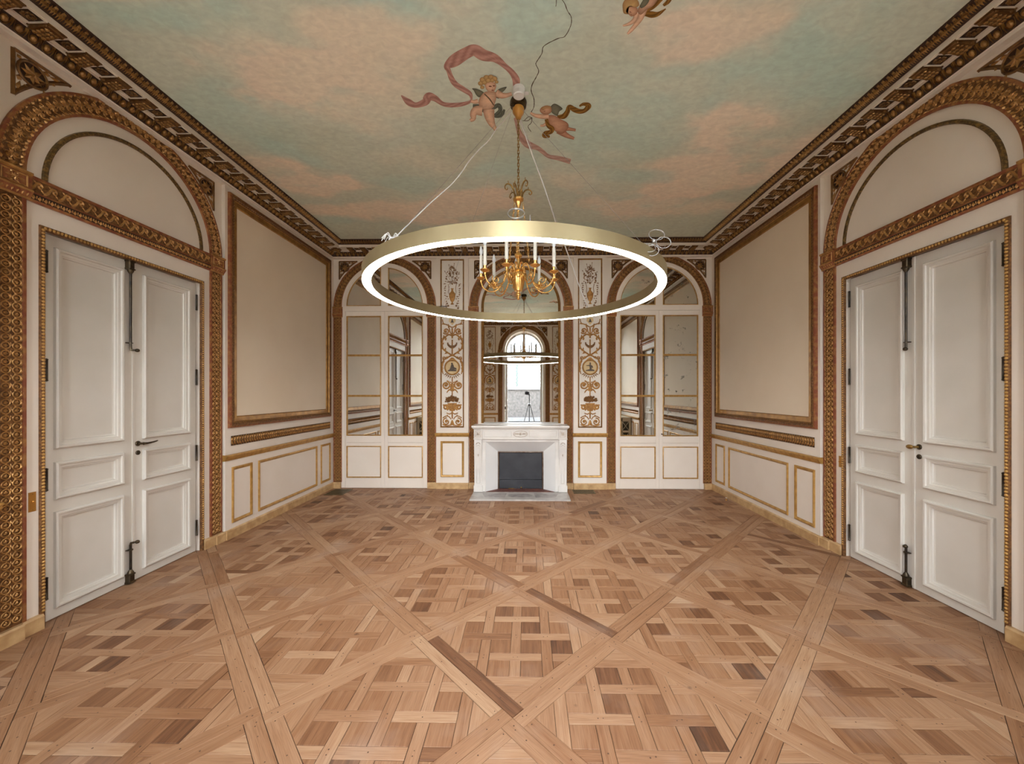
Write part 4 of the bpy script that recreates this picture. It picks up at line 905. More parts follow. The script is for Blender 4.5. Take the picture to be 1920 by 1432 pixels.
# ================================================================== DOUBLE DOORS ON THE SIDE WALLS
BOL = [(0, -0.040), (0.002, -0.024), (0.010, -0.017), (0.020, -0.020), (0.024, -0.030), (0.040, -0.033), (0.044, -0.038), (0.052, -0.040), (0.056, -0.050), (0.066, -0.053)]
def panel_mesh(a, b, z0, z1):
    mb = MB(); mb.frame(a, b, z0, z1, BOL); mb.add([(a + 0.066, -0.053, z0 + 0.066), (b - 0.066, -0.053, z0 + 0.066), (b - 0.066, -0.053, z1 - 0.066), (a + 0.066, -0.053, z1 - 0.066)], [(0, 1, 2, 3)]); return mb
PZ = ((1.128, 2.468), (0.791, 1.040), (0.069, 0.710))
def double_door(name, side, label, lever):
    c = SIDE[side]['c']; d = root(name, label, 'door', WM[side], 'structure')
    # gilded bead surround
    mb = MB(); o = DW + 0.018; mb.frame(c - o, c + o, 0.0, DH + 0.018, [(0, 0), (0.001, 0.010), (0.008, 0.014), (0.022, 0.014), (0.028, 0.008), (0.030, -0.01)], bottom=False)
    bd = part('bead_surround', mb, 'gilt_field', d, smooth='auto')
    jm = MB(); q = o - 0.015
    for i in range(118):
        z = 0.1 + (DH - 0.10) * (i + 0.5) / 118
        for sg in (-1, 1): jm.ball((c + sg * q, 0.013, z), 0.0105, 0.009, 0.0092, 6, 4)
    for i in range(56): jm.ball((c - q + 2 * q * (i + 0.5) / 56, 0.013, DH + 0.003), 0.0095, 0.009, 0.0105, 6, 4)
    part('gold_beading', jm, 'gold_bright', bd, smooth=True, kind='stuff')
    for sg in (-1, 1):      # two leaves
        a, b = sorted((c + sg * 0.002, c + sg * 0.572)); mb = MB(); mb.box(a, b, -0.083, -0.055, 0.006, 2.543)
        e0, e1 = (a + 0.072, b - 0.066) if sg > 0 else (a + 0.066, b - 0.072)
        mb.box(a, e0, -0.055, -0.040, 0.006, 2.543); mb.box(e1, b, -0.055, -0.040, 0.006, 2.543)
        zs = [0.006, PZ[2][0], PZ[2][1], PZ[1][0], PZ[1][1], PZ[0][0], PZ[0][1], 2.543]
        for k in range(0, 8, 2): mb.box(e0, e1, -0.055, -0.040, zs[k], zs[k + 1])
        if sg > 0: mb.chbox(a - 0.010, a + 0.008, -0.040, -0.034, 0.006, 2.543, 0.002)      # astragal
        lf = part('door_leaf', mb, 'door_paint', d)
        for z0, z1 in PZ: part('door_panel', panel_mesh(e0, e1, z0, z1), 'door_paint', lf, smooth='auto')
        he = c + sg * (0.552 if sg < 0 else 0.570)
        for z0, z1 in ((2.293, 2.428), (1.583, 1.719), (0.866, 1.003), (0.156, 0.293)):
            mb = MB(); mb.lathe([(0.003, z0 - 0.008), (0.009, z0 - 0.003), (0.009, z0 + 0.002), (0.0075, z0 + 0.004), (0.0075, (z0 + z1) / 2 - 0.001), (0.009, (z0 + z1) / 2), (0.0075, (z0 + z1) / 2 + 0.001), (0.0075, z1 - 0.004), (0.009, z1 - 0.002), (0.009, z1 + 0.003), (0.003, z1 + 0.008)], 10, (he, -0.028, 0))
            part('hinge', mb, 'iron', lf, smooth='auto')
    # bolts on the leaf whose edge shows the rods
    bx = c + (-0.036 if lever else 0.043)
    for top in (True, False):
        zb = 2.545 if top else 0.006; sgn = -1 if top else 1; rod = 1.86 if top else 0.30
        mb = MB(); mb.chbox(bx - 0.022, bx + 0.022, -0.040, -0.004, *sorted((zb, zb + sgn * 0.075)), 0.006); mb.chbox(bx - 0.026, bx + 0.026, -0.040, 0.0, *sorted((zb, zb + sgn * 0.014)), 0.004); mb.chbox(bx - 0.025, bx + 0.025, -0.040, -0.001, *sorted((zb + sgn * 0.062, zb + sgn * 0.072)), 0.003)
        mb.lathe([(0.021, 0), (0.020, 0.010), (0.013, 0.022), (0.009, 0.030)] if not top else [(0.009, -0.030), (0.013, -0.022), (0.020, -0.010), (0.021, 0)], 12, (bx, -0.019, zb + sgn * 0.075))
        bt = part('bolt', mb, 'bronze_dark', d, smooth='auto')
        mb = MB(); mb.tube([(bx, -0.019, zb + sgn * 0.07), (bx, -0.019, rod)], 0.0085, 10); part('bolt_rod', mb, 'iron', bt, smooth='auto')
        kd = 1 if lever else -1; mb = MB(); zk = rod + sgn * 0.02
        mb.lathe([(0.002, -0.004), (0.016, -0.003), (0.016, 0.003), (0.002, 0.004)], 12, (bx, -0.019, rod - sgn * 0.035)); mb.box(bx - 0.020, bx + 0.020, -0.040, -0.019, rod - sgn * 0.035 - 0.003, rod - sgn * 0.035 + 0.003)
        mb.tube([(bx, -0.019, rod), (bx, -0.014, zk), (bx + kd * 0.012, 0.000, zk)], 0.009, 8); mb.ball((bx + kd * 0.024, 0.010, zk), 0.016, 0.016, 0.014, 12, 8); part('bolt_knob', mb, 'bronze_dark', bt, smooth='auto')
    # handle and keyhole
    hx = c + (0.040 if lever else -0.036)
    mb = MB()
    for z, r in ((1.094, 0.021), (1.020, 0.019)): mb.merge(MB().lathe([(r, 0), (r, 0.003), (r * 0.8, 0.007), (0.004, 0.008)], 16), T(hx, -0.040, z) @ RX(-PI / 2))
    rs = part('rosette_plate', mb, 'bronze_dark', d, smooth='auto')
    mb = MB()
    if lever:
        mb.tube([(hx, -0.036, 1.094), (hx, 0.010, 1.094)], 0.009, 10); mb.tube(catmull([(hx - 0.004, 0.012, 1.094), (hx + 0.03, 0.016, 1.094), (hx + 0.08, 0.014, 1.098), (hx + 0.115, 0.010, 1.104)], 5), [0.012, 0.011, 0.010, 0.009, 0.009, 0.008, 0.008, 0.008, 0.007, 0.007, 0.007, 0.006, 0.006, 0.006, 0.005, 0.004], 10)
    else:
        mb.tube([(hx, -0.036, 1.094), (hx, 0.008, 1.094)], 0.009, 10); mb.merge(MB().ball((0, 0, 0), 0.026, 0.016, 0.017, 14, 8), T(hx + 0.012, 0.020, 1.094))
    part('door_handle', mb, 'bronze_dark' if lever else 'brass_aged', d, smooth='auto')
    mb = MB(); mb.box(hx - 0.003, hx + 0.003, -0.034, -0.0305, 1.008, 1.026); mb.merge(MB().lathe([(0.006, 0), (0.006, 0.003), (0.001, 0.004)], 10), T(hx, -0.034, 1.024) @ RX(-PI / 2)); part('keyhole', mb, 'iron', rs, smooth='auto')
    return d
double_door('door_1', 'left', 'cream double door with a dark lever handle under the arch', True)
double_door('door_2', 'right', 'cream double door with a brass knob under the arch', False)

# ================================================================== MIRRORED CUPBOARD DOORS IN THE BACK WALL ARCHES
GBEAD = [(0, 0.012), (0.001, 0.020), (0.008, 0.024), (0.015, 0.018), (0.018, 0.006)]
def mirrored_door(name, c, label, aged, handle):
    d = root(name, label, 'door', WM['back'], 'structure'); r = 0.677
    mb = MB(); mb.arc(c, SPRING + 0.02, [(r, 0), (r, 0.020), (0.632, 0.020), (0.628, 0.012), (0.606, 0.012), (0.606, 0.004)], 0, PI, 44)
    for sg in (-1, 1):
        a, b = sorted((c + sg * 0.628, c + sg * r)); mb.box(a, b, 0, 0.020, 0.006, SPRING + 0.02)
    mb.box(c - 0.628, c + 0.628, 0, 0.018, 2.795, SPRING + 0.02); mb.box(c - 0.057, c + 0.057, 0, 0.012, SPRING + 0.02, SPRING + 0.02 + 0.607)
    part('door_frame', mb, 'white', d)
    zb = SPRING + 0.02
    for sg in (-1, 1):      # quarter round panes of the fanlight
        n = 16; x0 = 0.057; a1 = math.acos(x0 / 0.606)
        arc = [(c + sg * 0.606 * math.cos(a1 * i / n), zb + 0.606 * math.sin(a1 * i / n)) for i in range(n + 1)]; pts = arc + [(c + sg * x0, zb)]
        mb = MB(); mb.poly(pts, 0.002, 0.005); pn = part('fanlight_pane', mb, 'mirror_aged' if aged else 'mirror', d)
        mb = MB(); mb.arc(c, zb, [(0.608, 0.006), (0.607, 0.018), (0.600, 0.020), (0.595, 0.006)], *((0, a1) if sg > 0 else (PI - a1, PI)), n=20)
        a, b = sorted((c + sg * x0, c + sg * 0.606)); mb.box(a, b, 0.004, 0.018, zb, zb + 0.012); a, b = sorted((c + sg * x0, c + sg * (x0 + 0.012))); mb.box(a, b, 0.004, 0.018, zb, zb + 0.60); part('gold_bead', mb, 'gold_bright', pn)
    for sg in (-1, 1):
        mb = MB(); X = lambda x: c + sg * x
        def bx(x0, x1, z0, z1, dd=0.014): a, b = sorted((X(x0), X(x1))); mb.chbox(a, b, 0, dd, z0, z1, 0.002)
        bx(0.001, 0.056, 0.006, 2.793); bx(0.606, 0.626, 0.006, 2.793); bx(0.056, 0.606, 2.720, 2.793); bx(0.056, 0.606, 0.722, 0.828); bx(0.056, 0.606, 0.006, 0.165); bx(0.056, 0.606, 0.665, 0.716); bx(0.056, 0.606, 0.165, 0.665, 0.009)
        lf = part('door_leaf', mb, 'white', d)
        a, b = sorted((X(0.055), X(0.607)))
        mb = MB(); mb.frame(a, b, 0.827, 2.721, GBEAD); part('gold_bead', mb, 'gold_bright', lf, smooth='auto')
        mb = MB(); mb.frame(a, b, 0.163, 0.667, [(0, 0.012), (0.001, 0.020), (0.008, 0.023), (0.015, 0.018), (0.018, 0.009)]); part('gold_bead', mb, 'gold_bright', lf, smooth='auto')
        for z in (2.098, 1.458):
            mb = MB(); mb.strip(a + 0.008, b - 0.008, [(0.005, z - 0.016), (0.014, z - 0.014), (0.020, z), (0.014, z + 0.014), (0.005, z + 0.016)]); part('glazing_bar', mb, 'gold_bright', lf, smooth='auto')
        for z0, z1 in ((2.108, 2.714), (1.468, 2.088), (0.834, 1.448)):
            mb = MB(); mb.box(a + 0.008, b - 0.008, 0.002, 0.005, z0, z1); part('mirror_pane', mb, 'mirror_aged' if (aged and sg > 0) else 'mirror', lf)
    if handle:
        mb = MB(); mb.merge(MB().lathe([(0.010, 0), (0.010, 0.004), (0.005, 0.012), (0.008, 0.020), (0.003, 0.026)], 10), T(c + 0.040, 0.014, 0.862) @ RX(-PI / 2)); mb.tube([(c + 0.03, 0.034, 0.862), (c + 0.075, 0.030, 0.858)], 0.004, 6); part('door_knob', mb, 'iron', d, smooth='auto')
mirrored_door('door_3', BAYS[0], 'mirrored double door in the arch beside the lever handled door wall', False, False)
mirrored_door('door_4', BAYS[2], 'foxed mirrored double door in the arch beside the knob handled door wall', True, True)

# ================================================================== OVERMANTEL MIRROR
c = BAYS[1]; zb = 1.0305
m_ = root('overmantel_mirror', 'tall arched mirror in a gilded frame over the fireplace', 'mirror', WM['back'])
MPF = [(0.626, 0), (0.624, 0.020), (0.616, 0.026), (0.606, 0.020), (0.600, 0.024), (0.590, 0.016), (0.584, 0.004)]
mb = MB(); mb.arc(c, SPRING, MPF, 0, PI, 44)
for sg in (-1, 1): mb.vstrip(zb, SPRING, [(c + sg * r, d) for r, d in MPF])
part('mirror_frame', mb, 'gold', m_, smooth='auto')
jm = MB()
for i in range(100):
    a = PI * (i + 0.5) / 100; jm.ball((c + 0.610 * math.cos(a), 0.024, SPRING + 0.610 * math.sin(a)), 0.009, 0.006, 0.009, 5, 4)
for i in range(96):
    for sg in (-1, 1): jm.ball((c + sg * 0.610, 0.024, zb + (SPRING - zb) * (i + 0.5) / 96), 0.009, 0.006, 0.009, 5, 4)
part('frame_beading', jm, 'gilt', m_, smooth=True, kind='stuff')
mb = MB(); mb.box(c - 0.586, c + 0.586, 0.002, 0.006, zb, SPRING - 0.0015); part('mirror_glass', mb, 'mirror', m_)
mb = MB(); mb.poly([(c + 0.586 * math.cos(PI * i / 40), SPRING + 0.0015 + 0.584 * math.sin(PI * i / 40)) for i in range(41)], 0.002, 0.006); part('mirror_glass', mb, 'mirror', m_)

# ================================================================== FIREPLACE  (local: x across, y = depth out of the wall, z up)
FC_ = -0.097; fp = root('fireplace', 'white marble fireplace with a black metal fire board', 'fireplace', Matrix(((1, 0, 0, FC_), (0, -1, 0, BACK_Y), (0, 0, 1, 0), (0, 0, 0, 1))))
FD = BACK_Y - 5.625      # depth of the legs' faces
mb = MB()      # shelf with breakfronts
def plan(h, bz, dep, nb): return [(-h, 0), (h, 0), (h, dep), (h - bz, dep), (h - bz, dep - nb), (-h + bz, dep - nb), (-h + bz, dep), (-h, dep)]
rings = []
for g, z in ((-0.028, 0.962), (-0.024, 0.970), (-0.012, 0.978), (-0.008, 0.988), (0.0, 0.990), (0.002, 1.004), (-0.002, 1.018)):
    rings.append([(x + (g if x > 0 else -g) * (1 if abs(x) > 0.58 else -1) if y > 0 else x + (g if x > 0 else -g), y + (g if y > 0 else 0), z) for x, y in plan(0.722, 0.155, FD + 0.045, 0.022)])
mb.loft(rings, True, True); part('mantel_shelf', mb, 'white_marble', fp)
mb = MB(); mb.box(-0.60, 0.60, 0, 0.10, 1.018, 1.030); part('shelf_plinth', mb, 'white_marble', fp)
mb = MB(); mb.chbox(-0.565, 0.565, 0, FD - 0.020, 0.826, 0.962, 0.002); mb.strip(-0.565, 0.565, [(0, 0.812), (FD - 0.010, 0.812), (FD - 0.006, 0.818), (FD - 0.010, 0.826), (0, 0.826)]); mb.frame(-0.54, -0.13, 0.848, 0.942, [(0, FD - 0.020), (0.003, FD - 0.014), (0.008, FD - 0.020)]); mb.frame(0.13, 0.54, 0.848, 0.942, [(0, FD - 0.020), (0.003, FD - 0.014), (0.008, FD - 0.020)])
fz = part('frieze', mb, 'white_marble', fp)
mb = MB(); n = 28; ov = [(0.108 * math.cos(2 * PI * i / n), 0.895 + 0.046 * math.sin(2 * PI * i / n)) for i in range(n)]; mb.poly(ov, FD - 0.022, FD - 0.008)
jm = MB(); jm.tube([(x * 0.95, FD - 0.008, 0.895 + (z - 0.895) * 0.95) for x, z in ov], 0.005, 5, closed=True); jm.flower(0, 0.895, 0.030, FD - 0.008, 0.010, 8)
for sg in (-1, 1):
    for k in range(4): jm.leaf(sg * (0.024 + 0.016 * k), 0.895, (0.5 - 0.1 * k) if sg > 0 else PI - 0.5 + 0.1 * k, 0.030, 0.014, FD - 0.008, 0.007); jm.leaf(sg * (0.024 + 0.016 * k), 0.895, (-0.5 + 0.1 * k) if sg > 0 else PI + 0.5 - 0.1 * k, 0.030, 0.014, FD - 0.008, 0.007)
md = part('oval_medallion', mb, 'white_marble', fz); part('medallion_carving', jm, 'marble_carving', md)
for sg in (-1, 1):
    X = lambda x: sg * x
    mb = MB(); a, b = sorted((X(0.565), X(0.694))); mb.chbox(a, b, 0, FD, 0.826, 0.962, 0.003); mb.chbox(a - 0.004, b + 0.004, 0, FD + 0.006, 0.808, 0.828, 0.004); cb = part('corner_block', mb, 'white_marble', fp)
    cx = X(0.629); jm = MB(); jm.frame(cx - 0.045, cx + 0.045, 0.848, 0.942, [(0, FD), (0.003, FD + 0.004), (0.007, FD)]); jm.flower(cx, 0.895, 0.034, FD, 0.010, 8); jm.flower(cx, 0.895, 0.016, FD + 0.006, 0.008, 6)
    for q in range(4): jm.leaf(cx, 0.895, PI / 4 + q * PI / 2, 0.048, 0.016, FD, 0.006)
    part('rosette_carving', jm, 'marble_carving', cb)
    # console leg: curved front, plinth foot
    mb = MB(); pr = [(0.118, FD - 0.035), (0.30, FD - 0.030), (0.45, FD - 0.024), (0.56, FD - 0.012), (0.66, FD + 0.000), (0.74, FD + 0.004), (0.808, FD - 0.004)]
    a, b = sorted((X(0.575), X(0.690))); mb.loft([[(a, 0.0, z), (b, 0.0, z), (b, d, z), (b - 0.012, d + 0.002, z), (b - 0.03, d, z), (a + 0.03, d, z), (a + 0.012, d + 0.002, z), (a, d, z)] for z, d in pr], True, True)
    lg = part('leg', mb, 'white_marble', fp)
    mb = MB(); mb.chbox(a - 0.010, b + 0.010, 0, FD - 0.020, 0.024, 0.118, 0.003); part('leg_plinth', mb, 'white_marble', lg)
    jm = MB()
    for k in range(5): z = 0.77 - k * 0.038; [jm.leaf(cx + e * 0.012, z, -PI / 2 + e * 0.55, 0.055 - k * 0.004, 0.022, FD + 0.002 - k * 0.005, 0.010) for e in (-1, 1)]; jm.flower(cx, z - 0.006, 0.013, FD + 0.004 - k * 0.005, 0.010, 6)
    jm.leaf(cx, 0.60, -PI / 2, 0.05, 0.022, FD - 0.010, 0.010); part('leaf_drop', jm, 'marble_carving', lg)
    mb = MB(); mb.frame(cx - 0.028, cx + 0.028, 0.15, 0.54, [(0, FD - 0.030), (0.004, FD - 0.022), (0.008, FD - 0.030)]); part('leg_flute', mb, 'white_marble', lg)
    # inner jamb
    mb = MB(); a, b = sorted((X(0.520), X(0.578))); mb.chbox(a, b, 0, FD - 0.042, 0.024, 0.769, 0.003); part('jamb', mb, 'white_marble', fp)
mb = MB(); mb.chbox(-0.578, 0.578, 0, FD - 0.042, 0.770, 0.830, 0.003); mb.box(-0.68, 0.68, 0, FD - 0.07, 0.79, 0.97); part('lintel', mb, 'white_marble', fp)
# splayed cheeks
YI, YO = BACK_Y - 5.835, FD - 0.045; zi, zo = 0.605, 0.770; xi, xo = 0.352, 0.520
for sg in (-1, 1):
    mb = MB(); P = [(sg * xo, YO, 0.024), (sg * xi, YI, 0.024), (sg * xi, YI, zi), (sg * xo, YO, zo)]; mb.add(P + [(x, y - 0.03, z) for x, y, z in P], [(0, 1, 2, 3), (4, 5, 6, 7), (0, 1, 5, 4), (1, 2, 6, 5), (2, 3, 7, 6), (3, 0, 4, 7)]); part('splayed_cheek', mb, 'insert_paint', fp)
mb = MB(); P = [(-xo, YO, zo), (xo, YO, zo), (xi, YI, zi), (-xi, YI, zi)]; mb.add(P + [(x, y - 0.03, z) for x, y, z in P], [(0, 1, 2, 3), (4, 5, 6, 7), (0, 1, 5, 4), (1, 2, 6, 5), (2, 3, 7, 6), (3, 0, 4, 7)]); part('splayed_cheek', mb, 'insert_paint', fp)
mb = MB(); mb.frame(-xi, xi, 0.024, zi, [(0, YI - 0.04), (0, YI + 0.004), (0.012, YI + 0.006), (0.022, YI), (0.026, YI - 0.02)], bottom=False); part('metal_surround', mb, 'steel_trim', fp, smooth='auto')
mb = MB(); mb.box(-xi + 0.02, xi - 0.02, YI - 0.03, YI - 0.022, 0.17, zi - 0.012); mb.box(-xi + 0.02, xi - 0.02, YI - 0.030, YI - 0.014, 0.030, 0.166); mb.box(-xi + 0.02, xi - 0.02, YI - 0.014, YI - 0.008, 0.155, 0.163)
fb = part('fire_board', mb, 'fire_board', fp); mb = MB(); mb.box(-0.19, -0.10, YI - 0.012, YI - 0.006, 0.028, 0.036); part('board_catch', mb, 'brass_aged', fb); mb = MB(); mb.ball((0.01, YI - 0.004, 0.045), 0.012, 0.008, 0.012); part('board_knob', mb, 'brass_aged', fb)
for k in range(7):
    a = -0.50 + k * 1.0 / 7; b = a + 1.0 / 7 - 0.006; mb = MB(); q0, q1 = YI - 0.02, YO
    f = lambda x, y: max(-1, min(1, x / 0.5)) * (xi + (xo - xi) * (y - YI) / (YO - YI) - 0.004)
    mb.add([(f(a, q0), q0, 0.006), (f(b, q0), q0, 0.006), (f(b, q1), q1, 0.006), (f(a, q1), q1, 0.006), (f(a, q0), q0, 0.026), (f(b, q0), q0, 0.026), (f(b, q1), q1, 0.026), (f(a, q1), q1, 0.026)], [(0, 3, 2, 1), (4, 5, 6, 7), (0, 1, 5, 4), (1, 2, 6, 5), (2, 3, 7, 6), (3, 0, 4, 7)]); part('hearth_brick', mb, 'firebrick', fp)
HF = BACK_Y - 5.268
mb = MB(); mb.box(-0.705, 0.705, FD - 0.05, HF, 0.0, 0.020); mb.box(-0.705, 0.705, 0.05, FD - 0.05, 0.0, 0.012); hs = part('hearth_slab', mb, 'hearth_marble', fp)
mb = MB()
for sg in (-1, 1):
    q = [(sg * 0.20, FD + 0.03), (sg * 0.56, FD + 0.03), (sg * 0.50, HF - 0.10), (sg * 0.22, HF - 0.10)]; mb.add([(x, y, 0.0206) for x, y in q], [(0, 1, 2, 3)])
mb.add([(0.18 * math.cos(2 * PI * i / 24), (FD + HF) / 2 - 0.035 + 0.10 * math.sin(2 * PI * i / 24), 0.0207) for i in range(24)], [tuple(range(24))]); part('hearth_inlay', mb, 'grey_marble', hs)

# ================================================================== ARABESQUE PANELS
def arabesque(a, b, side, label, seated, detail=True):
    c = (a + b) / 2; h = (b - a) / 2 - 0.068; z0, z1 = 0.962, 3.601; D = PROUD
    r = root('arabesque_panel', label, 'panel', WM[side])
    mb = MB(); mb.box(c - h, c + h, D, D + 0.002, z0, z1); part('panel_ground', mb, 'arabesque_ground', r)
    mb = MB(); mb.frame(c - h, c + h, z0, z1, [(0, D), (0.001, D + 0.012), (0.008, D + 0.016), (0.016, D + 0.010), (0.020, D + 0.002)]); part('panel_frame', mb, 'gold', r, smooth='auto')
    if not detail: pass
    d0 = D + 0.002; g = MB(); k = MB(); H_ = 0.004
    class Fat(MB):
        def ribbon(s, pts, wd, d0, h, m=0): return MB.ribbon(s, pts, [x * 1.55 for x in wd] if isinstance(wd, (list, tuple)) else wd * 1.55, d0, h, m)
        def leaf(s, x, z, ang, L, W, d0, h, m=0): return MB.leaf(s, x, z, ang, L * 1.15, W * 1.6, d0, h, m)
        def flower(s, x, z, r, d0, h, n=6, m=0): return MB.flower(s, x, z, r * 1.25, d0, h, n, m)
    g = Fat(); fr_ = MB(); bq = MB(); fs_ = MB()
    S = 1.0
    for sg in (-1, 1):
        k = MB()
        X = lambda x: c + sg * x
        mir = lambda P: [(X(x), z) for x, z in P]
        A_ = lambda an: an if sg > 0 else PI - an
        # bottom scrolls
        g.ribbon(mir(spiral(0.092, 1.053, 0.012, 0.060, -0.5, 1.35)), 0.013, d0, H_); g.ribbon(mir(catmull([(0.01, 1.00), (0.05, 0.995), (0.10, 0.992), (0.15, 1.01)], 5)), 0.012, d0, H_); g.flower(X(0.092), 1.053, 0.020, d0, 0.006)
        g.ribbon(mir(catmull([(0.02, 1.09), (0.05, 1.13), (0.10, 1.14), (0.15, 1.11)], 5)), 0.010, d0, H_); g.ribbon(mir(catmull([(0.0, 1.20), (0.04, 1.175), (0.09, 1.19)], 5)), 0.010, d0, H_)
        for q in range(4): g.leaf(X(0.03 + q * 0.032), 1.165 - 0.012 * q, A_(0.5 - 0.35 * q), 0.028, 0.012, d0, H_)
        # basket handles
        g.ribbon(mir(spiral(0.100, 1.278, 0.010, 0.046, 1.2, 1.5)), 0.018, d0, H_); g.ribbon(mir([(0.03, 1.315), (0.15, 1.315)]), 0.012, d0, H_)
        # leaves over the basket
        g.ribbon(mir(catmull([(0.006, 1.53), (0.03, 1.555), (0.06, 1.545), (0.09, 1.50)], 5)), [0.004, 0.008, 0.014, 0.018] + [0.016] * 6 + [0.012] * 4 + [0.004] * 2, d0, H_)
        # rosette scrolls
        g.ribbon(mir(spiral(0.098, 1.626, 0.030, 0.068, 3.0, -1.2)), 0.016, d0, H_); g.flower(X(0.098), 1.626, 0.030, d0, 0.007, 8); g.ribbon(mir(catmull([(0.0, 1.66), (0.012, 1.60), (0.020, 1.55)], 5)), 0.020, d0, H_)
        for q in range(3): g.leaf(X(0.012), 1.66 - q * 0.035, A_(0.7), 0.034, 0.014, d0, H_)
        # fringe under the medallion
        for q in range(5): an = -PI / 2 + 0.22 * q; fr_.leaf(X(0.118 * math.cos(an) * 0.9), 1.80 - 0.03 + 0.010 * q, A_(an + 0.06 * q), 0.062, 0.022, d0, H_)
        # leafy sides of the medallion and stems above
        g.ribbon(mir(catmull([(0.140, 1.80), (0.162, 1.86), (0.160, 1.95), (0.132, 2.02), (0.150, 2.07)], 6)), [0.010] * 6 + [0.022] * 12 + [0.012] * 7, d0, H_)
        for q in range(5): g.leaf(X(0.150), 1.82 + q * 0.05, A_(1.3 + 0.12 * q), 0.045, 0.018, d0, H_)
        g.ribbon(mir(catmull([(0.0, 2.09), (0.03, 2.11), (0.09, 2.15), (0.145, 2.20), (0.160, 2.29), (0.135, 2.37), (0.10, 2.36), (0.11, 2.33)], 6)), 0.016, d0, H_)
        g.ribbon(mir(catmull([(0.0, 2.09), (0.04, 2.08), (0.08, 2.05), (0.13, 2.03)], 6)), 0.014, d0, H_)
        for q, (lx, lz, an) in enumerate(((0.06, 2.13, 0.2), (0.08, 2.14, -0.5), (0.11, 2.17, 1.7), (0.14, 2.2, 0.1), (0.158, 2.26, 2.2), (0.155, 2.30, 0.9), (0.13, 2.37, 1.5), (0.06, 2.07, -0.2), (0.1, 2.05, 0.6))): g.leaf(X(lx), lz, A_(an), 0.045, 0.018, d0, H_)
        # festoon and upper spirals
        g.ribbon(mir(spiral(0.098, 2.475, 0.016, 0.050, -2.4, 1.3)), 0.014, d0, H_); g.flower(X(0.098), 2.475, 0.018, d0, 0.006, 6)
        g.ribbon(mir(catmull([(0.0, 2.42), (0.03, 2.45), (0.045, 2.51), (0.06, 2.55), (0.02, 2.54), (0.0, 2.53)], 5)), 0.012, d0, H_); g.ribbon(mir(spiral(0.140, 2.365, 0.006, 0.026, 0, 1.0, 12)), 0.008, d0, H_)
        g.ribbon(mir(catmull([(0.0, 2.40), (0.05, 2.42), (0.09, 2.40), (0.12, 2.37)], 5)), 0.016, d0, H_); g.ribbon(mir(catmull([(0.03, 2.55), (0.09, 2.575), (0.14, 2.60), (0.155, 2.66)], 5)), 0.010, d0, H_)
        for q in range(4): g.leaf(X(0.05 + q * 0.03), 2.56 + q * 0.014, A_(0.9 - 0.6 * q), 0.034, 0.014, d0, H_)
        # garland of blooms hanging from the vase, handles
        for q in range(7): k.flower(X(0.078 + 0.016 * math.sin(q * 2.1)), 2.80 + q * 0.036, 0.017 + 0.006 * math.sin(q), d0, 0.006); k.leaf(X(0.085), 2.80 + q * 0.036, A_(R.uniform(-1, 1)), 0.030, 0.014, d0, H_)
        k.ribbon(mir(catmull([(0.035, 3.03), (0.058, 3.08), (0.052, 3.14), (0.064, 3.21)], 5)), 0.008, d0, H_)
        for q in range(6): zz = 3.04 + q * 0.035; k.flower(X(0.115 + 0.02 * math.sin(q * 3)), zz, 0.010, d0, 0.005, 5); k.leaf(X(0.10), zz, A_(R.uniform(-0.8, 0.8)), 0.034, 0.016, d0, H_)
        part('flower_garland', k, ['arabesque_dark'], r, kind='stuff')
    # centre line
    g.ribbon([(c, 1.0), (c, 1.08)], [0.05, 0.012], d0, H_); g.ribbon([(c, 1.10), (c, 1.22)], 0.014, d0, H_); g.flower(c, 1.17, 0.016, d0, 0.006); g.ribbon([(c, 1.46), (c, 1.76)], 0.012, d0, H_)
    g.ribbon([(c, 2.0), (c, 2.06)], [0.10, 0.02], d0, H_); g.ribbon([(c, 2.09), (c, 2.34)], 0.014, d0, H_); g.ribbon([(c, 2.36), (c, 2.52)], 0.016, d0, H_)
    part('arabesque_scrollwork', g, ['arabesque_gold'], r, kind='stuff')
    for q in range(9): an = PI + PI * q / 8; fs_.flower(c + 0.070 * math.cos(an), 2.285 + 0.055 * math.sin(an), 0.016 + 0.010 * math.sin(PI * q / 8), d0, 0.008, 6)
    fs_.ribbon(catmull([(c - 0.075, 2.29), (c - 0.04, 2.235), (c, 2.215), (c + 0.04, 2.235), (c + 0.075, 2.29)], 5), [0.006] * 3 + [0.03] * 15 + [0.006] * 3, d0, H_)
    # bouquet on top
    for q in range(90):
        t = R.random(); zz = 3.22 + t * 0.27; hw = 0.105 * math.sin(PI * (0.25 + 0.7 * t)); xx = R.uniform(-hw, hw)
        if R.random() < 0.5: bq.flower(c + xx, zz, R.uniform(0.009, 0.018), d0, 0.007, 6)
        else: bq.leaf(c + xx, zz, R.uniform(0, 2 * PI), 0.036, 0.014, d0, H_)
    for xx, zz in ((-0.11, 3.40), (0.10, 3.38), (0.03, 3.52), (-0.05, 3.50), (0.09, 3.30), (-0.09, 3.29)): bq.ribbon([(c, 3.2), (c + xx * 0.5, 3.2 + (zz - 3.2) * 0.6), (c + xx, zz)], 0.005, d0, 0.002); bq.leaf(c + xx, zz, math.atan2(zz - 3.2, xx), 0.03, 0.014, d0, H_)
    part('festoon', fs_, ['arabesque_dark'], r, kind='stuff'); part('bouquet', bq, ['arabesque_dark'], r, kind='stuff'); part('fringe', fr_, ['arabesque_dark'], r, kind='stuff')
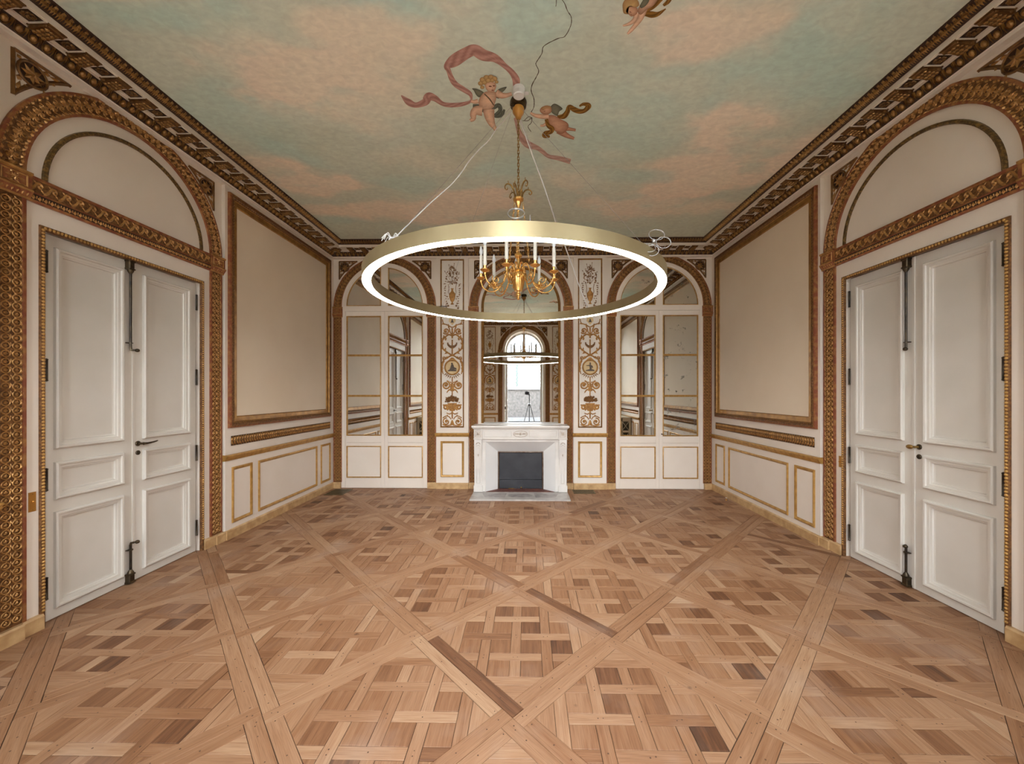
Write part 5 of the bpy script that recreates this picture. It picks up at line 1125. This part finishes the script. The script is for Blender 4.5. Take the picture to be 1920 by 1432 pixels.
    # vase, basket, blooms, medallion
    mb = MB(); mb.merge(MB().lathe([(0.010, -0.125), (0.030, -0.118), (0.012, -0.10), (0.010, -0.085), (0.030, -0.06), (0.047, -0.01), (0.050, 0.03), (0.040, 0.06), (0.016, 0.085), (0.014, 0.11), (0.024, 0.13)], 16), T(c, d0, 3.015) @ SC(1, 0.22, 1)); part('vase', mb, 'arabesque_gold', r, smooth='auto')
    mb = MB(); mb.poly([(c - 0.075, 1.345), (c - 0.058, 1.27), (c - 0.042, 1.225), (c, 1.215), (c + 0.042, 1.225), (c + 0.058, 1.27), (c + 0.075, 1.345)], d0, d0 + 0.006)
    for q in range(-2, 3): mb.ribbon([(c + q * 0.024, 1.34), (c + q * 0.015, 1.225)], 0.010, d0 + 0.006, 0.003)
    part('flower_basket', mb, 'arabesque_gold', r)
    mb = MB()
    for q in range(40): an = R.uniform(0, PI); rr = R.random() ** 0.5; mb.flower(c + 0.105 * rr * math.cos(an), 1.37 + 0.085 * rr * math.sin(an), R.uniform(0.018, 0.030), d0 + 0.002, 0.010, 7)
    for q in range(8): mb.leaf(c + R.uniform(-0.12, 0.12), R.uniform(1.34, 1.43), R.uniform(0, PI), 0.035, 0.018, d0, 0.005)
    part('basket_bloom', mb, 'arabesque_dark', r, kind='stuff')
    zm = 1.905; mb = MB(); mb.disc(c, zm, 0.102, d0, d0 + 0.003, 32); me_ = part('medallion', mb, 'cameo_cream', r)
    mb = MB(); mb.tube([(c + 0.113 * math.cos(2 * PI * i / 32), d0 + 0.003, zm + 0.113 * math.sin(2 * PI * i / 32)) for i in range(32)], 0.013, 6, closed=True); part('medallion_ring', mb, 'arabesque_gold', me_, smooth=True)
    f_ = MB(); dd = d0 + 0.003
    f_.poly([(c - 0.072, zm - 0.060), (c + 0.072, zm - 0.060), (c + 0.060, zm - 0.038), (c + 0.02, zm - 0.030), (c - 0.03, zm - 0.034), (c - 0.065, zm - 0.045)], dd, dd + 0.002)
    if seated: P = [(-0.045, -0.04), (-0.03, -0.005), (-0.02, 0.03), (-0.012, 0.05), (-0.018, 0.062), (-0.006, 0.072), (0.008, 0.066), (0.008, 0.052), (0.022, 0.035), (0.028, 0.005), (0.065, -0.012), (0.072, -0.035), (0.03, -0.03)]
    else: P = [(-0.012, -0.045), (-0.006, -0.01), (-0.012, 0.02), (-0.06, 0.022), (-0.06, 0.030), (-0.012, 0.036), (-0.004, 0.055), (0.008, 0.055), (0.014, 0.036), (0.04, 0.02), (0.046, -0.01), (0.03, -0.012), (0.022, 0.012), (0.026, -0.045)]
    f_.poly([(c + x, zm + z) for x, z in P], dd, dd + 0.003); f_.disc(c + (-0.004 if seated else 0.002), zm + 0.063, 0.012, dd, dd + 0.003, 10); part('cameo_figure', f_, 'cameo_dark', me_)
    zm = 2.628; mb = MB(); mb.poly([(c - 0.050, zm + 0.04), (c - 0.055, zm), (c, zm - 0.06), (c + 0.055, zm), (c + 0.050, zm + 0.04), (c, zm + 0.06)], d0, d0 + 0.003); me_ = part('medallion', mb, 'cameo_cream', r)
    f_ = MB(); f_.poly([(c - 0.025, zm - 0.02), (c + 0.025, zm - 0.02), (c + 0.012, zm + 0.015), (c + 0.004, zm + 0.035), (c - 0.006, zm + 0.035), (c - 0.012, zm + 0.01)], dd, dd + 0.002); part('cameo_figure', f_, 'cameo_dark', me_)
arabesque(*PANELS[0], 'back', 'painted gold arabesque panel whose round cameo shows a seated figure', True)
arabesque(*PANELS[1], 'back', 'painted gold arabesque panel whose round cameo shows a standing figure', False)
arabesque(*PANELS[0], 'rear', 'arabesque panel reflected beside the open window, toward the lever door', False)
arabesque(*PANELS[1], 'rear', 'arabesque panel reflected beside the open window, toward the knob door', True)
# ================================================================== LED RING
RC = (-0.092, 2.985); RR, RB, ZB, RHT = 1.118, 0.062, 2.272, 0.080
rg = root('ring_light', 'large satin brass ring pendant with a glowing white underside', 'pendant lamp', T(RC[0], RC[1], ZB))
N = 128
def ringloft(prof, n=N):
    mb = MB(); rings = [[(r * math.cos(2 * PI * i / n), r * math.sin(2 * PI * i / n), z) for i in range(n)] for r, z in prof]; mb.loft(rings + [rings[0]], True, False); return mb
part('ring_body', ringloft([(RR, 0), (RR, RHT), (RR - RB, RHT), (RR - RB, 0), (RR - RB + 0.002, 0), (RR - RB + 0.002, 0.006), (RR - 0.002, 0.006), (RR - 0.002, 0)]), 'brass_satin', rg, smooth='auto')
part('led_strip', ringloft([(RR - 0.003, 0.001), (RR - 0.003, 0.005), (RR - RB + 0.003, 0.005), (RR - RB + 0.003, 0.001)]), 'led_diffuser', rg, smooth='auto')
rm = RR - RB / 2; TOPZ = CEIL - ZB
def at(ang, z=RHT, r=None): r = rm if r is None else r; return (r * math.cos(ang), r * math.sin(ang), z)
HUB = Vector((0.0, 0.0, TOPZ - 0.13))
att = {'cable': math.radians(-128), 'wire_a': math.radians(-42), 'cable_b': math.radians(50), 'wire_b': math.radians(134)}
def line(a, b, wob, n, sag=0.0):
    a, b = Vector(a), Vector(b); out = []
    for i in range(n + 1):
        t = i / n; p_ = a.lerp(b, t); k = math.sin(PI * t); p_ += Vector((R.uniform(-wob, wob) * k, R.uniform(-wob, wob) * k, R.uniform(-wob, wob) * k - sag * k)); out.append(tuple(p_))
    return out
for nm, an in att.items():
    mb = MB(); mb.tube([(HUB.x + 0.05 * math.cos(an), HUB.y + 0.05 * math.sin(an), HUB.z + 0.04), at(an, RHT)], 0.0013, 5); part('suspension_wire', mb, 'wire_steel', rg)
    mb = MB(); mb.lathe([(0.005, 0), (0.005, 0.018), (0.003, 0.024), (0.0015, 0.034)], 8, at(an, RHT)); part('wire_gripper', mb, 'wire_steel', rg, smooth='auto')
for nm, wob in (('cable', 0.012), ('cable_b', 0.006)):
    an = att[nm]; pth = catmull(line((HUB.x + 0.05 * math.cos(an), HUB.y + 0.05 * math.sin(an), HUB.z), at(an, RHT + 0.01), wob, 12, 0.03 if nm == 'cable' else 0.01), 4)
    mb = MB(); mb.tube(pth, 0.0036 if nm == 'cable' else 0.0046, 8); part('power_cable', mb, 'cable_white', rg, smooth=True)
def coil(c0, r, turns, tilt, n=20, sq=1.0):
    out = []
    for i in range(int(n * turns) + 1):
        a = 2 * PI * i / n; q = Matrix.Rotation(tilt, 3, 'X') @ Vector((r * math.cos(a), r * math.sin(a) * sq, 0.004 * i / n)); out.append(tuple(Vector(c0) + q))
    return out
mb = MB(); c0 = Vector(at(att['wire_a'], RHT + 0.02))
for dx, dz, r, t in ((0.035, 0.045, 0.045, 1.3), (0.075, 0.0, 0.042, 1.5), (-0.01, -0.03, 0.040, 1.2), (0.01, -0.045, 0.038, 1.7)): mb.tube(coil(c0 + Vector((dx, -0.05, dz)), r, 1.2, t, 16, 0.8), 0.0022, 6)
mb.ball(c0 + Vector((0.02, -0.05, 0.01)), 0.012, 0.010, 0.012, 8, 6); part('wire_coil', mb, 'wire_steel', rg, smooth=True)
mb = MB(); c0 = Vector(at(att['cable'], RHT + 0.01))
for k in range(7): a = R.uniform(0, 2 * PI); mb.tube(catmull([tuple(c0), tuple(c0 + Vector((0.03 * math.cos(a), 0.02 * math.sin(a), 0.02 + 0.02 * R.random()))), tuple(c0 + Vector((0.06 * math.cos(a), 0.03 * math.sin(a), -0.015 + 0.03 * R.random())))], 4), 0.0022, 5)
mb.tube(coil(c0, 0.014, 3, 1.2, 10), 0.004, 6); part('cable_knot', mb, 'cable_white', rg, smooth=True)
mb = MB(); c0 = Vector(at(math.radians(-88), RHT + 0.045)); mb.tube(coil(c0, 0.042, 2.0, 1.1, 20, 0.9), 0.0025, 6); mb.tube([tuple(c0 + Vector((0.07, 0, -0.045))), tuple(c0 + Vector((0.07, 0, -0.005)))], 0.003, 6); part('wire_coil', mb, 'wire_steel', rg, smooth=True)
mb = MB(); c0 = Vector(at(math.radians(134), RHT + 0.012)); mb.tube(coil(c0, 0.05, 1.3, 0.2, 16, 0.6), 0.0025, 6); part('wire_coil', mb, 'bronze_dark', rg, smooth=True)

# ================================================================== CHANDELIER
CC = (-0.068, 3.0); ZU = 2.398      # centre of the urn
ch = root('chandelier', 'nine arm gilt brass candle chandelier hanging inside the ring', 'chandelier', T(CC[0], CC[1], ZU))
mb = MB(); mb.lathe([(0.004, -0.160), (0.010, -0.155), (0.013, -0.146), (0.008, -0.138), (0.010, -0.132), (0.018, -0.124), (0.020, -0.114), (0.012, -0.104), (0.012, -0.096), (0.030, -0.092), (0.036, -0.080), (0.045, -0.040), (0.053, 0.010), (0.055, 0.045), (0.050, 0.058), (0.062, 0.064), (0.060, 0.074), (0.045, 0.080), (0.036, 0.086), (0.018, 0.096), (0.013, 0.12), (0.012, 0.165), (0.020, 0.172), (0.030, 0.185), (0.028, 0.200), (0.016, 0.212), (0.006, 0.222)], 24)
ur = part('urn', mb, 'brass_gilt', ch, smooth='auto')
mb = MB()
for k in range(6):
    a0, a1 = 2 * PI * k / 6, 2 * PI * (k + 1) / 6; mb.tube([(0.058 * math.cos(a0 + (a1 - a0) * t), 0.058 * math.sin(a0 + (a1 - a0) * t), 0.045 - 0.035 * math.sin(PI * t)) for t in [i / 8 for i in range(9)]], 0.005, 6); mb.tube([(0.060 * math.cos(a0), 0.060 * math.sin(a0), 0.05), (0.057 * math.cos(a0), 0.057 * math.sin(a0), -0.012)], [0.006, 0.004], 6)
part('urn_swag', mb, 'brass_gilt', ur, smooth=True)
def arm_mb():
    mb = MB(); p_ = catmull([(0.030, 0, 0.085), (0.040, 0, 0.135), (0.066, 0, 0.150), (0.088, 0, 0.125), (0.105, 0, 0.060), (0.130, 0, 0.000), (0.175, 0, -0.050), (0.230, 0, -0.058), (0.280, 0, -0.028), (0.300, 0, 0.020)], 5); mb.tube(p_, 0.0055, 7)
    q = spiral(0.205, 0.000, 0.006, 0.034, -1.5, 1.35, 20); mb.tube([(x, 0, z) for x, z in q], [0.0028 + 0.00008 * i for i in range(21)], 6); mb.tube(catmull([(0.205, 0, -0.034), (0.17, 0, -0.030), (0.14, 0, -0.012)], 4), 0.004, 6)
    for x, z in ((0.108, 0.055), (0.132, -0.004)): mb.ball((x, 0, z), 0.009, 0.009, 0.006, 8, 5)
    mb.tube(catmull([(0.105, 0, 0.06), (0.118, 0, 0.085), (0.108, 0, 0.10)], 4), 0.003, 5); return mb
def pan_mb():
    mb = MB(); mb.lathe([(0.007, 0.016), (0.010, 0.022), (0.009, 0.034), (0.020, 0.040), (0.036, 0.050), (0.037, 0.054), (0.014, 0.050), (0.012, 0.052), (0.011, 0.085), (0.013, 0.090), (0.010, 0.090)], 16, (0.300, 0, 0)); return mb
def sleeve_mb(): mb = MB(); mb.lathe([(0.0125, 0.086), (0.0135, 0.092), (0.0130, 0.13), (0.0134, 0.16), (0.0128, 0.228), (0.0110, 0.232)], 12, (0.300, 0, 0)); return mb
def bulb_mb(): mb = MB(); mb.lathe([(0.0085, 0.230), (0.0095, 0.238), (0.0150, 0.252), (0.0155, 0.264), (0.0110, 0.286), (0.0045, 0.304), (0.0008, 0.312)], 12, (0.300, 0, 0)); return mb
AM, PM, SM_, BM = arm_mb().mesh('arm', ['brass_gilt'], True), pan_mb().mesh('drip_pan', ['brass_gilt'], 'auto'), sleeve_mb().mesh('candle', ['candle_sleeve'], 'auto'), bulb_mb().mesh('flame_bulb', ['bulb_glass'], True)
for k in range(9):
    M = T(0, 0, -0.028) @ RZ(math.radians(-105 + 40 * k)); a = link('arm', AM, ch, M); link('drip_pan', PM, a); link('candle', SM_, a); link('flame_bulb', BM, a)
def chain(p0, p1, name, m, w_=0.009, L=0.030, r=0.0022):
    p0, p1 = Vector(p0), Vector(p1); D_ = p1 - p0; n = max(2, int(D_.length / (L * 0.74))); q = D_.to_track_quat('Z', 'Y').to_matrix().to_4x4(); mb = MB()
    for i in range(n):
        M = Matrix.Translation(p0 + D_ * ((i + 0.5) / n)) @ q @ RZ((i % 2) * PI / 2 + 0.4); lk = MB()
        pts = [(w_ * math.cos(t) * 0.8, 0, (L / 2 - w_ * 0.6) * (1 if math.sin(t) > 0 else -1) + w_ * 0.6 * math.sin(t)) for t in [2 * PI * (j + 0.5) / 10 for j in range(10)]]
        lk.tube(pts, r, 5, closed=True); mb.merge(lk, M)
    return part(name, mb, m, ch, smooth=True)
ZC = 3.013 - ZU      # crown collar height
chain((0, 0, 0.215), (0, 0, ZC - 0.075), 'chain', 'brass_gilt')
for a in (math.radians(-20), math.radians(100), math.radians(220)): chain((0.090 * math.cos(a), 0.090 * math.sin(a), 0.130), (0.040 * math.cos(a), 0.040 * math.sin(a), ZC - 0.02), 'chain', 'brass_gilt', 0.007, 0.026, 0.0018)
mb = MB(); mb.lathe([(0.004, -0.080), (0.010, -0.068), (0.006, -0.056), (0.014, -0.035), (0.022, -0.012), (0.024, 0.0), (0.040, 0.012), (0.042, 0.026), (0.032, 0.032), (0.020, 0.034)], 20, (0, 0, ZC))
cr = part('crown', mb, 'brass_gilt', ch, smooth='auto')
cm_ = MB(); cm_.tube(catmull([(0.026, 0, 0.03), (0.036, 0, 0.075), (0.060, 0, 0.112), (0.090, 0, 0.118), (0.108, 0, 0.098), (0.100, 0, 0.078), (0.086, 0, 0.084), (0.090, 0, 0.096)], 4), [0.006] * 10 + [0.005] * 9 + [0.004] * 6 + [0.003] * 4, 7); cm_.tube(catmull([(0.072, 0, 0.116), (0.080, 0, 0.128), (0.082, 0, 0.140)], 3), 0.003, 5)
CMH = cm_.mesh('crown_scroll', ['brass_aged'], True)
for k in range(6): link('crown_scroll', CMH, cr, T(0, 0, ZC) @ RZ(math.radians(12 + 60 * k)) @ SC(1, 1, 1.15 if k % 2 else 0.9))
ZT = CEIL - ZU
chain((0, 0, ZC + 0.03), (0, 0, ZT - 0.145), 'chain', 'brass_aged', 0.009, 0.034, 0.003)
mb = MB(); mb.lathe([(0.010, -0.150), (0.020, -0.146), (0.026, -0.128), (0.044, -0.100), (0.047, -0.072), (0.043, -0.060), (0.030, -0.058)], 24, (0, 0, ZT)); part('canopy_cup', mb, 'amber_wood', ch, smooth='auto')
mb = MB(); mb.lathe([(0.018, -0.062), (0.062, -0.050), (0.068, -0.020), (0.060, 0.0)], 20, (0, 0, ZT)); mb.tube(coil((-0.045, -0.03, ZT - 0.06), 0.016, 1.0, 1.3, 12), 0.005, 6); part('ceiling_bracket', mb, 'bronze_dark', ch, smooth='auto')
jb = root('junction_box', 'white round plastic junction box taped beside the chandelier canopy', 'junction box', T(-0.062, 2.880, CEIL))
mb = MB(); mb.lathe([(0.046, -0.001), (0.046, -0.028), (0.044, -0.032), (0.046, -0.036), (0.044, -0.058), (0.038, -0.064), (0.002, -0.066)], 24); part('box_body', mb, 'white_plastic', jb, smooth='auto'); mb = MB(); mb.box(0.035, 0.075, -0.015, 0.012, -0.045, -0.038); part('box_tab', mb, 'white_plastic', jb)

# ================================================================== SMALL FITTINGS
def switch(side, s, z, wd, h, label):
    r = root('light_switch', label, 'light switch', WM[side] @ T(s, 0, z)); mb = MB(); mb.chbox(-wd / 2, wd / 2, 0, 0.005, -h / 2, h / 2, 0.0015); part('switch_plate', mb, 'brass_plate', r)
    mb = MB(); mb.merge(MB().lathe([(0.006, 0), (0.006, 0.003), (0.003, 0.004), (0.003, 0.013), (0.001, 0.015)], 10), T(0, 0.005, 0.0) @ RX(-PI / 2)); part('toggle', mb, 'brass_gilt', r, smooth='auto')
    for q in (-1, 1): mb = MB(); mb.merge(MB().lathe([(0.003, 0), (0.003, 0.001), (0.001, 0.0015)], 8), T(0, 0.005, q * h * 0.40) @ RX(-PI / 2)); part('plate_screw', mb, 'brass_aged', r)
switch('left', SIDE['left']['c'] - 0.645, 0.818, 0.036, 0.122, 'tall brass toggle switch plate beside the lever handled door')
switch('right', SIDE['right']['c'] + 0.636, 0.862, 0.028, 0.105, 'narrow brass switch plate beside the knob handled door')
def vent(x0, x1, y0, y1, label):
    r = root('floor_vent', label, 'floor vent', T((x0 + x1) / 2, (y0 + y1) / 2, 0)); a, b = (x1 - x0) / 2, (y1 - y0) / 2
    mb = MB(); mb.box(-a, a, -b, -b + 0.012, 0, 0.004); mb.box(-a, a, b - 0.012, b, 0, 0.004); mb.box(-a, -a + 0.012, -b, b, 0, 0.004); mb.box(a - 0.012, a, -b, b, 0, 0.004); part('vent_frame', mb, 'vent_brass', r)
    mb = MB(); mb.box(-a, a, -b, b, 0, 0.001); part('vent_well', mb, 'subfloor', r)
    n = int(2 * a / 0.016)
    for i in range(n): x = -a + 0.012 + (2 * a - 0.024) * (i + 0.5) / n; mb = MB(); mb.box(x - 0.003, x + 0.003, -b + 0.01, b - 0.01, 0.001, 0.0035); part('slat', mb, 'vent_brass', r)
    mb = MB(); mb.box(-a, a, -0.004, 0.004, 0.001, 0.0038); part('cross_bar', mb, 'vent_brass', r)
vent(-3.00, -2.72, 5.53, 5.875, 'brass floor grille in the corner below the mirrored doors'); vent(0.70, 1.03, 5.66, 5.885, 'brass floor grille beside the marble hearth')
ds = root('door_stop', 'tiny brass door stop standing on the parquet by the wall', 'door stop', T(2.79, 5.345, 0)); mb = MB(); mb.lathe([(0.014, 0), (0.014, 0.004), (0.006, 0.008), (0.006, 0.030), (0.010, 0.033), (0.010, 0.042), (0.002, 0.046)], 12); part('stop_post', mb, 'brass_gilt', ds, smooth='auto')
mb = MB(); mb.lathe([(0.0105, 0.034), (0.0115, 0.0375), (0.0105, 0.041)], 12, cap=False); part('stop_ring', mb, 'white_plastic', ds)

# radiator covers on the side walls next to the windows (reflected in the mirrored doors)
def rad_cover(side, label):
    r = root('radiator_cover', label, 'radiator cover', WM[side] @ T(0.72, PROUD + 0.021, 0)); L, D_, H_ = 0.72, 0.27, 0.80
    mb = MB(); mb.box(-L, L, 0, D_ + 0.02, H_, H_ + 0.035); part('top_board', mb, 'cream_cabinet', r)
    for x in (-L + 0.03, -0.02, L - 0.03): mb = MB(); mb.box(x - 0.03, x + 0.03, D_ - 0.04, D_, 0, H_); part('post', mb, 'cream_cabinet', r)
    mb = MB(); mb.box(L - 0.06, L, 0, 0.05, 0, H_); part('post', mb, 'cream_cabinet', r)
    mb = MB(); mb.box(-L, L, D_ - 0.035, D_ - 0.002, 0, 0.10); mb.box(-L, L, D_ - 0.035, D_ - 0.002, H_ - 0.08, H_); mb.box(-L, L, D_ - 0.035, D_ - 0.002, 0.42, 0.47); mb.box(L - 0.034, L - 0.002, 0, D_, 0, 0.10); mb.box(L - 0.034, L - 0.002, 0, D_, H_ - 0.08, H_); mb.box(L - 0.034, L - 0.002, 0, D_, 0.42, 0.47); part('rail', mb, 'cream_cabinet', r)
    mb = MB(); mb.box(-L + 0.02, L - 0.045, 0.0, D_ - 0.045, 0.02, H_ - 0.01); part('dark_interior', mb, 'cabinet_dark', r)
    for z0, z1 in ((0.10, 0.42), (0.47, 0.72)):
        for x0, x1 in ((-L + 0.06, -0.05), (0.01, L - 0.06)):
            w3 = (x1 - x0) / 2
            for q in range(2):
                for e in (0, 1):
                    mb = MB(); xa, xb = x0 + q * w3, x0 + (q + 1) * w3; za, zb_ = (z0, z1) if e else (z1, z0); mb.poly([(xa, za - 0.012), (xb, zb_ - 0.012), (xb, zb_ + 0.012), (xa, za + 0.012)], D_ - 0.030, D_ - 0.012); part('lattice_bar', mb, 'cream_cabinet', r)
        for e in (0, 1):
            za, zb_ = (z0, z1) if e else (z1, z0); mb = MB(); P = [(0.05, za - 0.012), (D_ - 0.03, zb_ - 0.012), (D_ - 0.03, zb_ + 0.012), (0.05, za + 0.012)]; mb.add([(L - 0.028, y, z) for y, z in P] + [(L - 0.010, y, z) for y, z in P], [(0, 1, 2, 3), (4, 5, 6, 7), (0, 1, 5, 4), (1, 2, 6, 5), (2, 3, 7, 6), (3, 0, 4, 7)]); part('lattice_bar', mb, 'cream_cabinet', r)
rad_cover('left', 'cream lattice radiator cover reflected in the clear mirrored door'); rad_cover('right', 'cream lattice radiator cover reflected in the foxed mirrored door')

# ================================================================== WINDOWS IN THE REAR WALL
def window(name, c, label, opened):
    r = root(name, label, 'window', WM['rear'], 'structure'); f0, f1 = -0.42, -0.36; W_ = WH
    mb = MB(); mb.arc(c, SPRING, [(W_, f0), (W_, f1), (W_ - 0.05, f1), (W_ - 0.05, f0), (W_, f0)], 0, PI, 32)
    for sg in (-1, 1): a, b = sorted((c + sg * W_, c + sg * (W_ - 0.05))); mb.box(a, b, f0, f1, 0, SPRING)
    mb.box(c - W_, c + W_, f0, f1, 2.66, 2.76); mb.box(c - 0.045, c + 0.045, f0, f1, 2.76, SPRING + W_ - 0.03); part('window_frame', mb, 'window_paint', r)
    mb = MB()
    for an in (0.45, 0.95, PI - 0.45, PI - 0.95): mb.tube([(c + 0.06 * math.cos(an), -0.39, 2.78 + 0.06 * math.sin(an)), (c + 0.64 * math.cos(an), -0.39, 2.78 + 0.64 * math.sin(an))], 0.008, 6)
    mb.tube([(c + 0.30 * math.cos(PI * i / 16), -0.39, 2.78 + 0.30 * math.sin(PI * i / 16)) for i in range(17)], 0.008, 6); part('fan_bar', mb, 'iron', r)
    mb = MB(); mb.poly([(c + (W_ - 0.05) * math.cos(PI * i / 24), SPRING + (W_ - 0.05) * math.sin(PI * i / 24)) for i in range(25)] + [(c - W_ + 0.05, 2.76), (c + W_ - 0.05, 2.76)], -0.393, -0.389); part('fan_glass', mb, 'window_glass', r)
    for sg in (-1, 1):
        mb = MB(); L = 0.545; mb.box(0, 0.06, -0.02, 0.02, 0.01, 2.65); mb.box(L - 0.06, L, -0.02, 0.02, 0.01, 2.65); zs = (0.01, 0.12, 0.55, 0.60, 1.26, 1.29, 1.95, 1.98, 2.57, 2.65)
        for q in range(0, 10, 2): mb.box(0.06, L - 0.06, -0.02, 0.02, zs[q], zs[q + 1])
        mb.box(0.06, L - 0.06, -0.008, 0.008, 0.12, 0.55)
        M = T(c + sg * 0.55, -0.39, 0) @ (RZ(PI / 2 + sg * 0.02 if opened else (PI if sg > 0 else 0)))
        lf = part('casement', mb, 'window_paint', r, M)
        for q in range(3, 8, 2): gb = MB(); gb.box(0.06, L - 0.06, -0.002, 0.002, zs[q], zs[q + 1]); part('pane', gb, 'window_glass', lf)
        hb = MB(); hb.tube([(L - 0.03, 0.022, 0.1), (L - 0.03, 0.022, 2.6)], 0.007, 6); hb.box(L - 0.045, L - 0.015, 0.02, 0.05, 1.0, 1.08); part('espagnolette', hb, 'iron', lf)
    mb = MB(); mb.box(c - WH, c + WH, -TH - 0.05, 0.0, -0.10, -0.001); part('threshold', mb, 'white_marble', r)
window('window_2', BAYS[0], 'closed arched window on the lever door side', False); window('window_1', BAYS[1], 'open arched french window reflected above the mantel', True); window('window_3', BAYS[2], 'closed arched window on the knob door side', False)

# ================================================================== CAMERA ON ITS TRIPOD (reflected in the overmantel mirror)
tp = root('tripod', 'black tripod standing in the open window, reflected above the mantel', 'tripod', T(0.075, -0.20, 0))
for k in range(3):
    a = math.radians(90 + 120 * k); mb = MB(); mb.tube([(0.03 * math.cos(a), 0.03 * math.sin(a), 1.13), (0.20 * math.cos(a), 0.20 * math.sin(a), 0.55)], 0.013, 8); mb.tube([(0.19 * math.cos(a), 0.19 * math.sin(a), 0.58), (0.345 * math.cos(a), 0.345 * math.sin(a), 0.012)], 0.009, 8); lg = part('leg', mb, 'black_plastic', tp, smooth='auto'); mb = MB(); mb.lathe([(0.012, 0), (0.012, 0.02), (0.009, 0.03)], 8, (0.345 * math.cos(a), 0.345 * math.sin(a), 0.0)); part('rubber_foot', mb, 'black_plastic', lg)
mb = MB(); mb.lathe([(0.030, 1.09), (0.045, 1.11), (0.045, 1.15), (0.02, 1.17)], 12); part('spider', mb, 'black_plastic', tp, smooth='auto')
mb = MB(); mb.tube([(0, 0, 0.85), (0, 0, 1.42)], 0.013, 10); part('centre_column', mb, 'black_plastic', tp, smooth='auto')
mb = MB(); mb.ball((0, 0, 1.45), 0.03, 0.03, 0.035, 10, 8); mb.tube([(0, 0, 1.45), (-0.05, 0.0, 1.47)], 0.014, 8); mb.box(-0.075, -0.045, -0.03, 0.03, 1.44, 1.53); part('ball_head', mb, 'black_plastic', tp, smooth='auto')
cm2 = root('photo_camera', 'black camera on the tripod head, lens toward the fireplace', 'camera', T(0.0, -0.20, EYE))
mb = MB(); mb.chbox(-0.07, 0.07, -0.035, 0.030, -0.048, 0.042, 0.008); mb.chbox(-0.03, 0.03, -0.03, 0.03, 0.040, 0.066, 0.006); part('camera_body', mb, 'black_plastic', cm2)
mb = MB(); mb.merge(MB().lathe([(0.036, 0), (0.036, 0.02), (0.040, 0.03), (0.040, 0.08), (0.044, 0.085), (0.044, 0.115), (0.038, 0.115), (0.034, 0.095)], 24), T(0, 0.03, 0) @ RX(-PI / 2)); ln = part('lens_barrel', mb, 'black_plastic', cm2, smooth='auto')
mb = MB(); mb.merge(MB().lathe([(0.034, 0.094), (0.024, 0.101), (0.004, 0.104)], 20), T(0, 0.03, 0) @ RX(-PI / 2)); part('front_element', mb, 'lens_glass', ln, smooth='auto')
mb = MB(); mb.tube(catmull([(0.072, 0, 0.03), (0.085, 0.01, -0.05), (0.080, 0.0, -0.16), (0.090, -0.01, -0.24)], 5), 0.004, 6); part('strap', mb, 'black_plastic', cm2)

# ================================================================== GARDEN SEEN THROUGH THE WINDOWS IN THE MIRROR
gl = MB(); gl.box(-30, 30, -40, REAR_Y - TH - 0.02, -0.3, -0.14); tag(part('ground', gl, 'garden_gravel'), 'pale gravel terrace outside the windows', 'ground', 'structure')
gr = MB(); gr.box(-14, 14, -5.0, -3.2, -0.16, -0.10); tag(part('lawn', gr, 'garden_grass'), 'strip of grass below the garden wall', 'lawn', 'structure')
gw = root('garden_wall', 'rough stone garden wall with pale coping outside the open window', 'garden wall', T(0, -5.2, -0.14), 'structure')
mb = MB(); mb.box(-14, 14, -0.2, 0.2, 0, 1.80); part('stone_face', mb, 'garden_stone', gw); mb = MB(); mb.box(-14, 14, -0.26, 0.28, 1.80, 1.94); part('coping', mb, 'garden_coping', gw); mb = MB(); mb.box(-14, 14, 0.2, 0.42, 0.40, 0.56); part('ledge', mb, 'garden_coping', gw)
tl = root('trellis', 'green diagonal trellis fence on top of the garden wall', 'trellis', T(0, -5.25, 1.80)); mb = MB(); S_ = 0.17; Hh = 0.95
for i in range(-30, 31):
    x = i * S_
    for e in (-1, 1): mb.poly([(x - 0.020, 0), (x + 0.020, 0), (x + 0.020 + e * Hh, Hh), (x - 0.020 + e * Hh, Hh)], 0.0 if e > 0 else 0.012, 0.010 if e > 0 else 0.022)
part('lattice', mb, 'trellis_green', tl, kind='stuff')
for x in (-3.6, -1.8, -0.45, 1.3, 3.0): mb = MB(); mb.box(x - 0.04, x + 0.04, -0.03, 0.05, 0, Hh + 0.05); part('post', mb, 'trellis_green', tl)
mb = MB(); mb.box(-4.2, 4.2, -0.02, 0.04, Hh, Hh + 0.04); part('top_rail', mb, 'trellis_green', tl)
hb = root('house', 'pale rendered house with a slate roof behind the trellis', 'house', T(-0.4, -16, -0.14)); mb = MB(); mb.box(-3.5, 3.2, -3, 0, 0, 4.4); part('house_front', mb, 'house_render', hb)
mb = MB(); mb.add([(-3.8, 0.3, 4.4), (3.5, 0.3, 4.4), (3.5, -3.3, 4.4), (-3.8, -3.3, 4.4), (-3.2, -1.5, 6.0), (2.9, -1.5, 6.0)], [(0, 1, 5, 4), (1, 2, 5), (2, 3, 4, 5), (3, 0, 4), (0, 3, 2, 1)]); part('roof', mb, 'house_roof', hb)
for x in (-2.2, 1.6): mb = MB(); mb.box(x - 0.4, x + 0.4, -0.05, 0.03, 1.8, 3.2); part('house_window', mb, 'house_roof', hb)
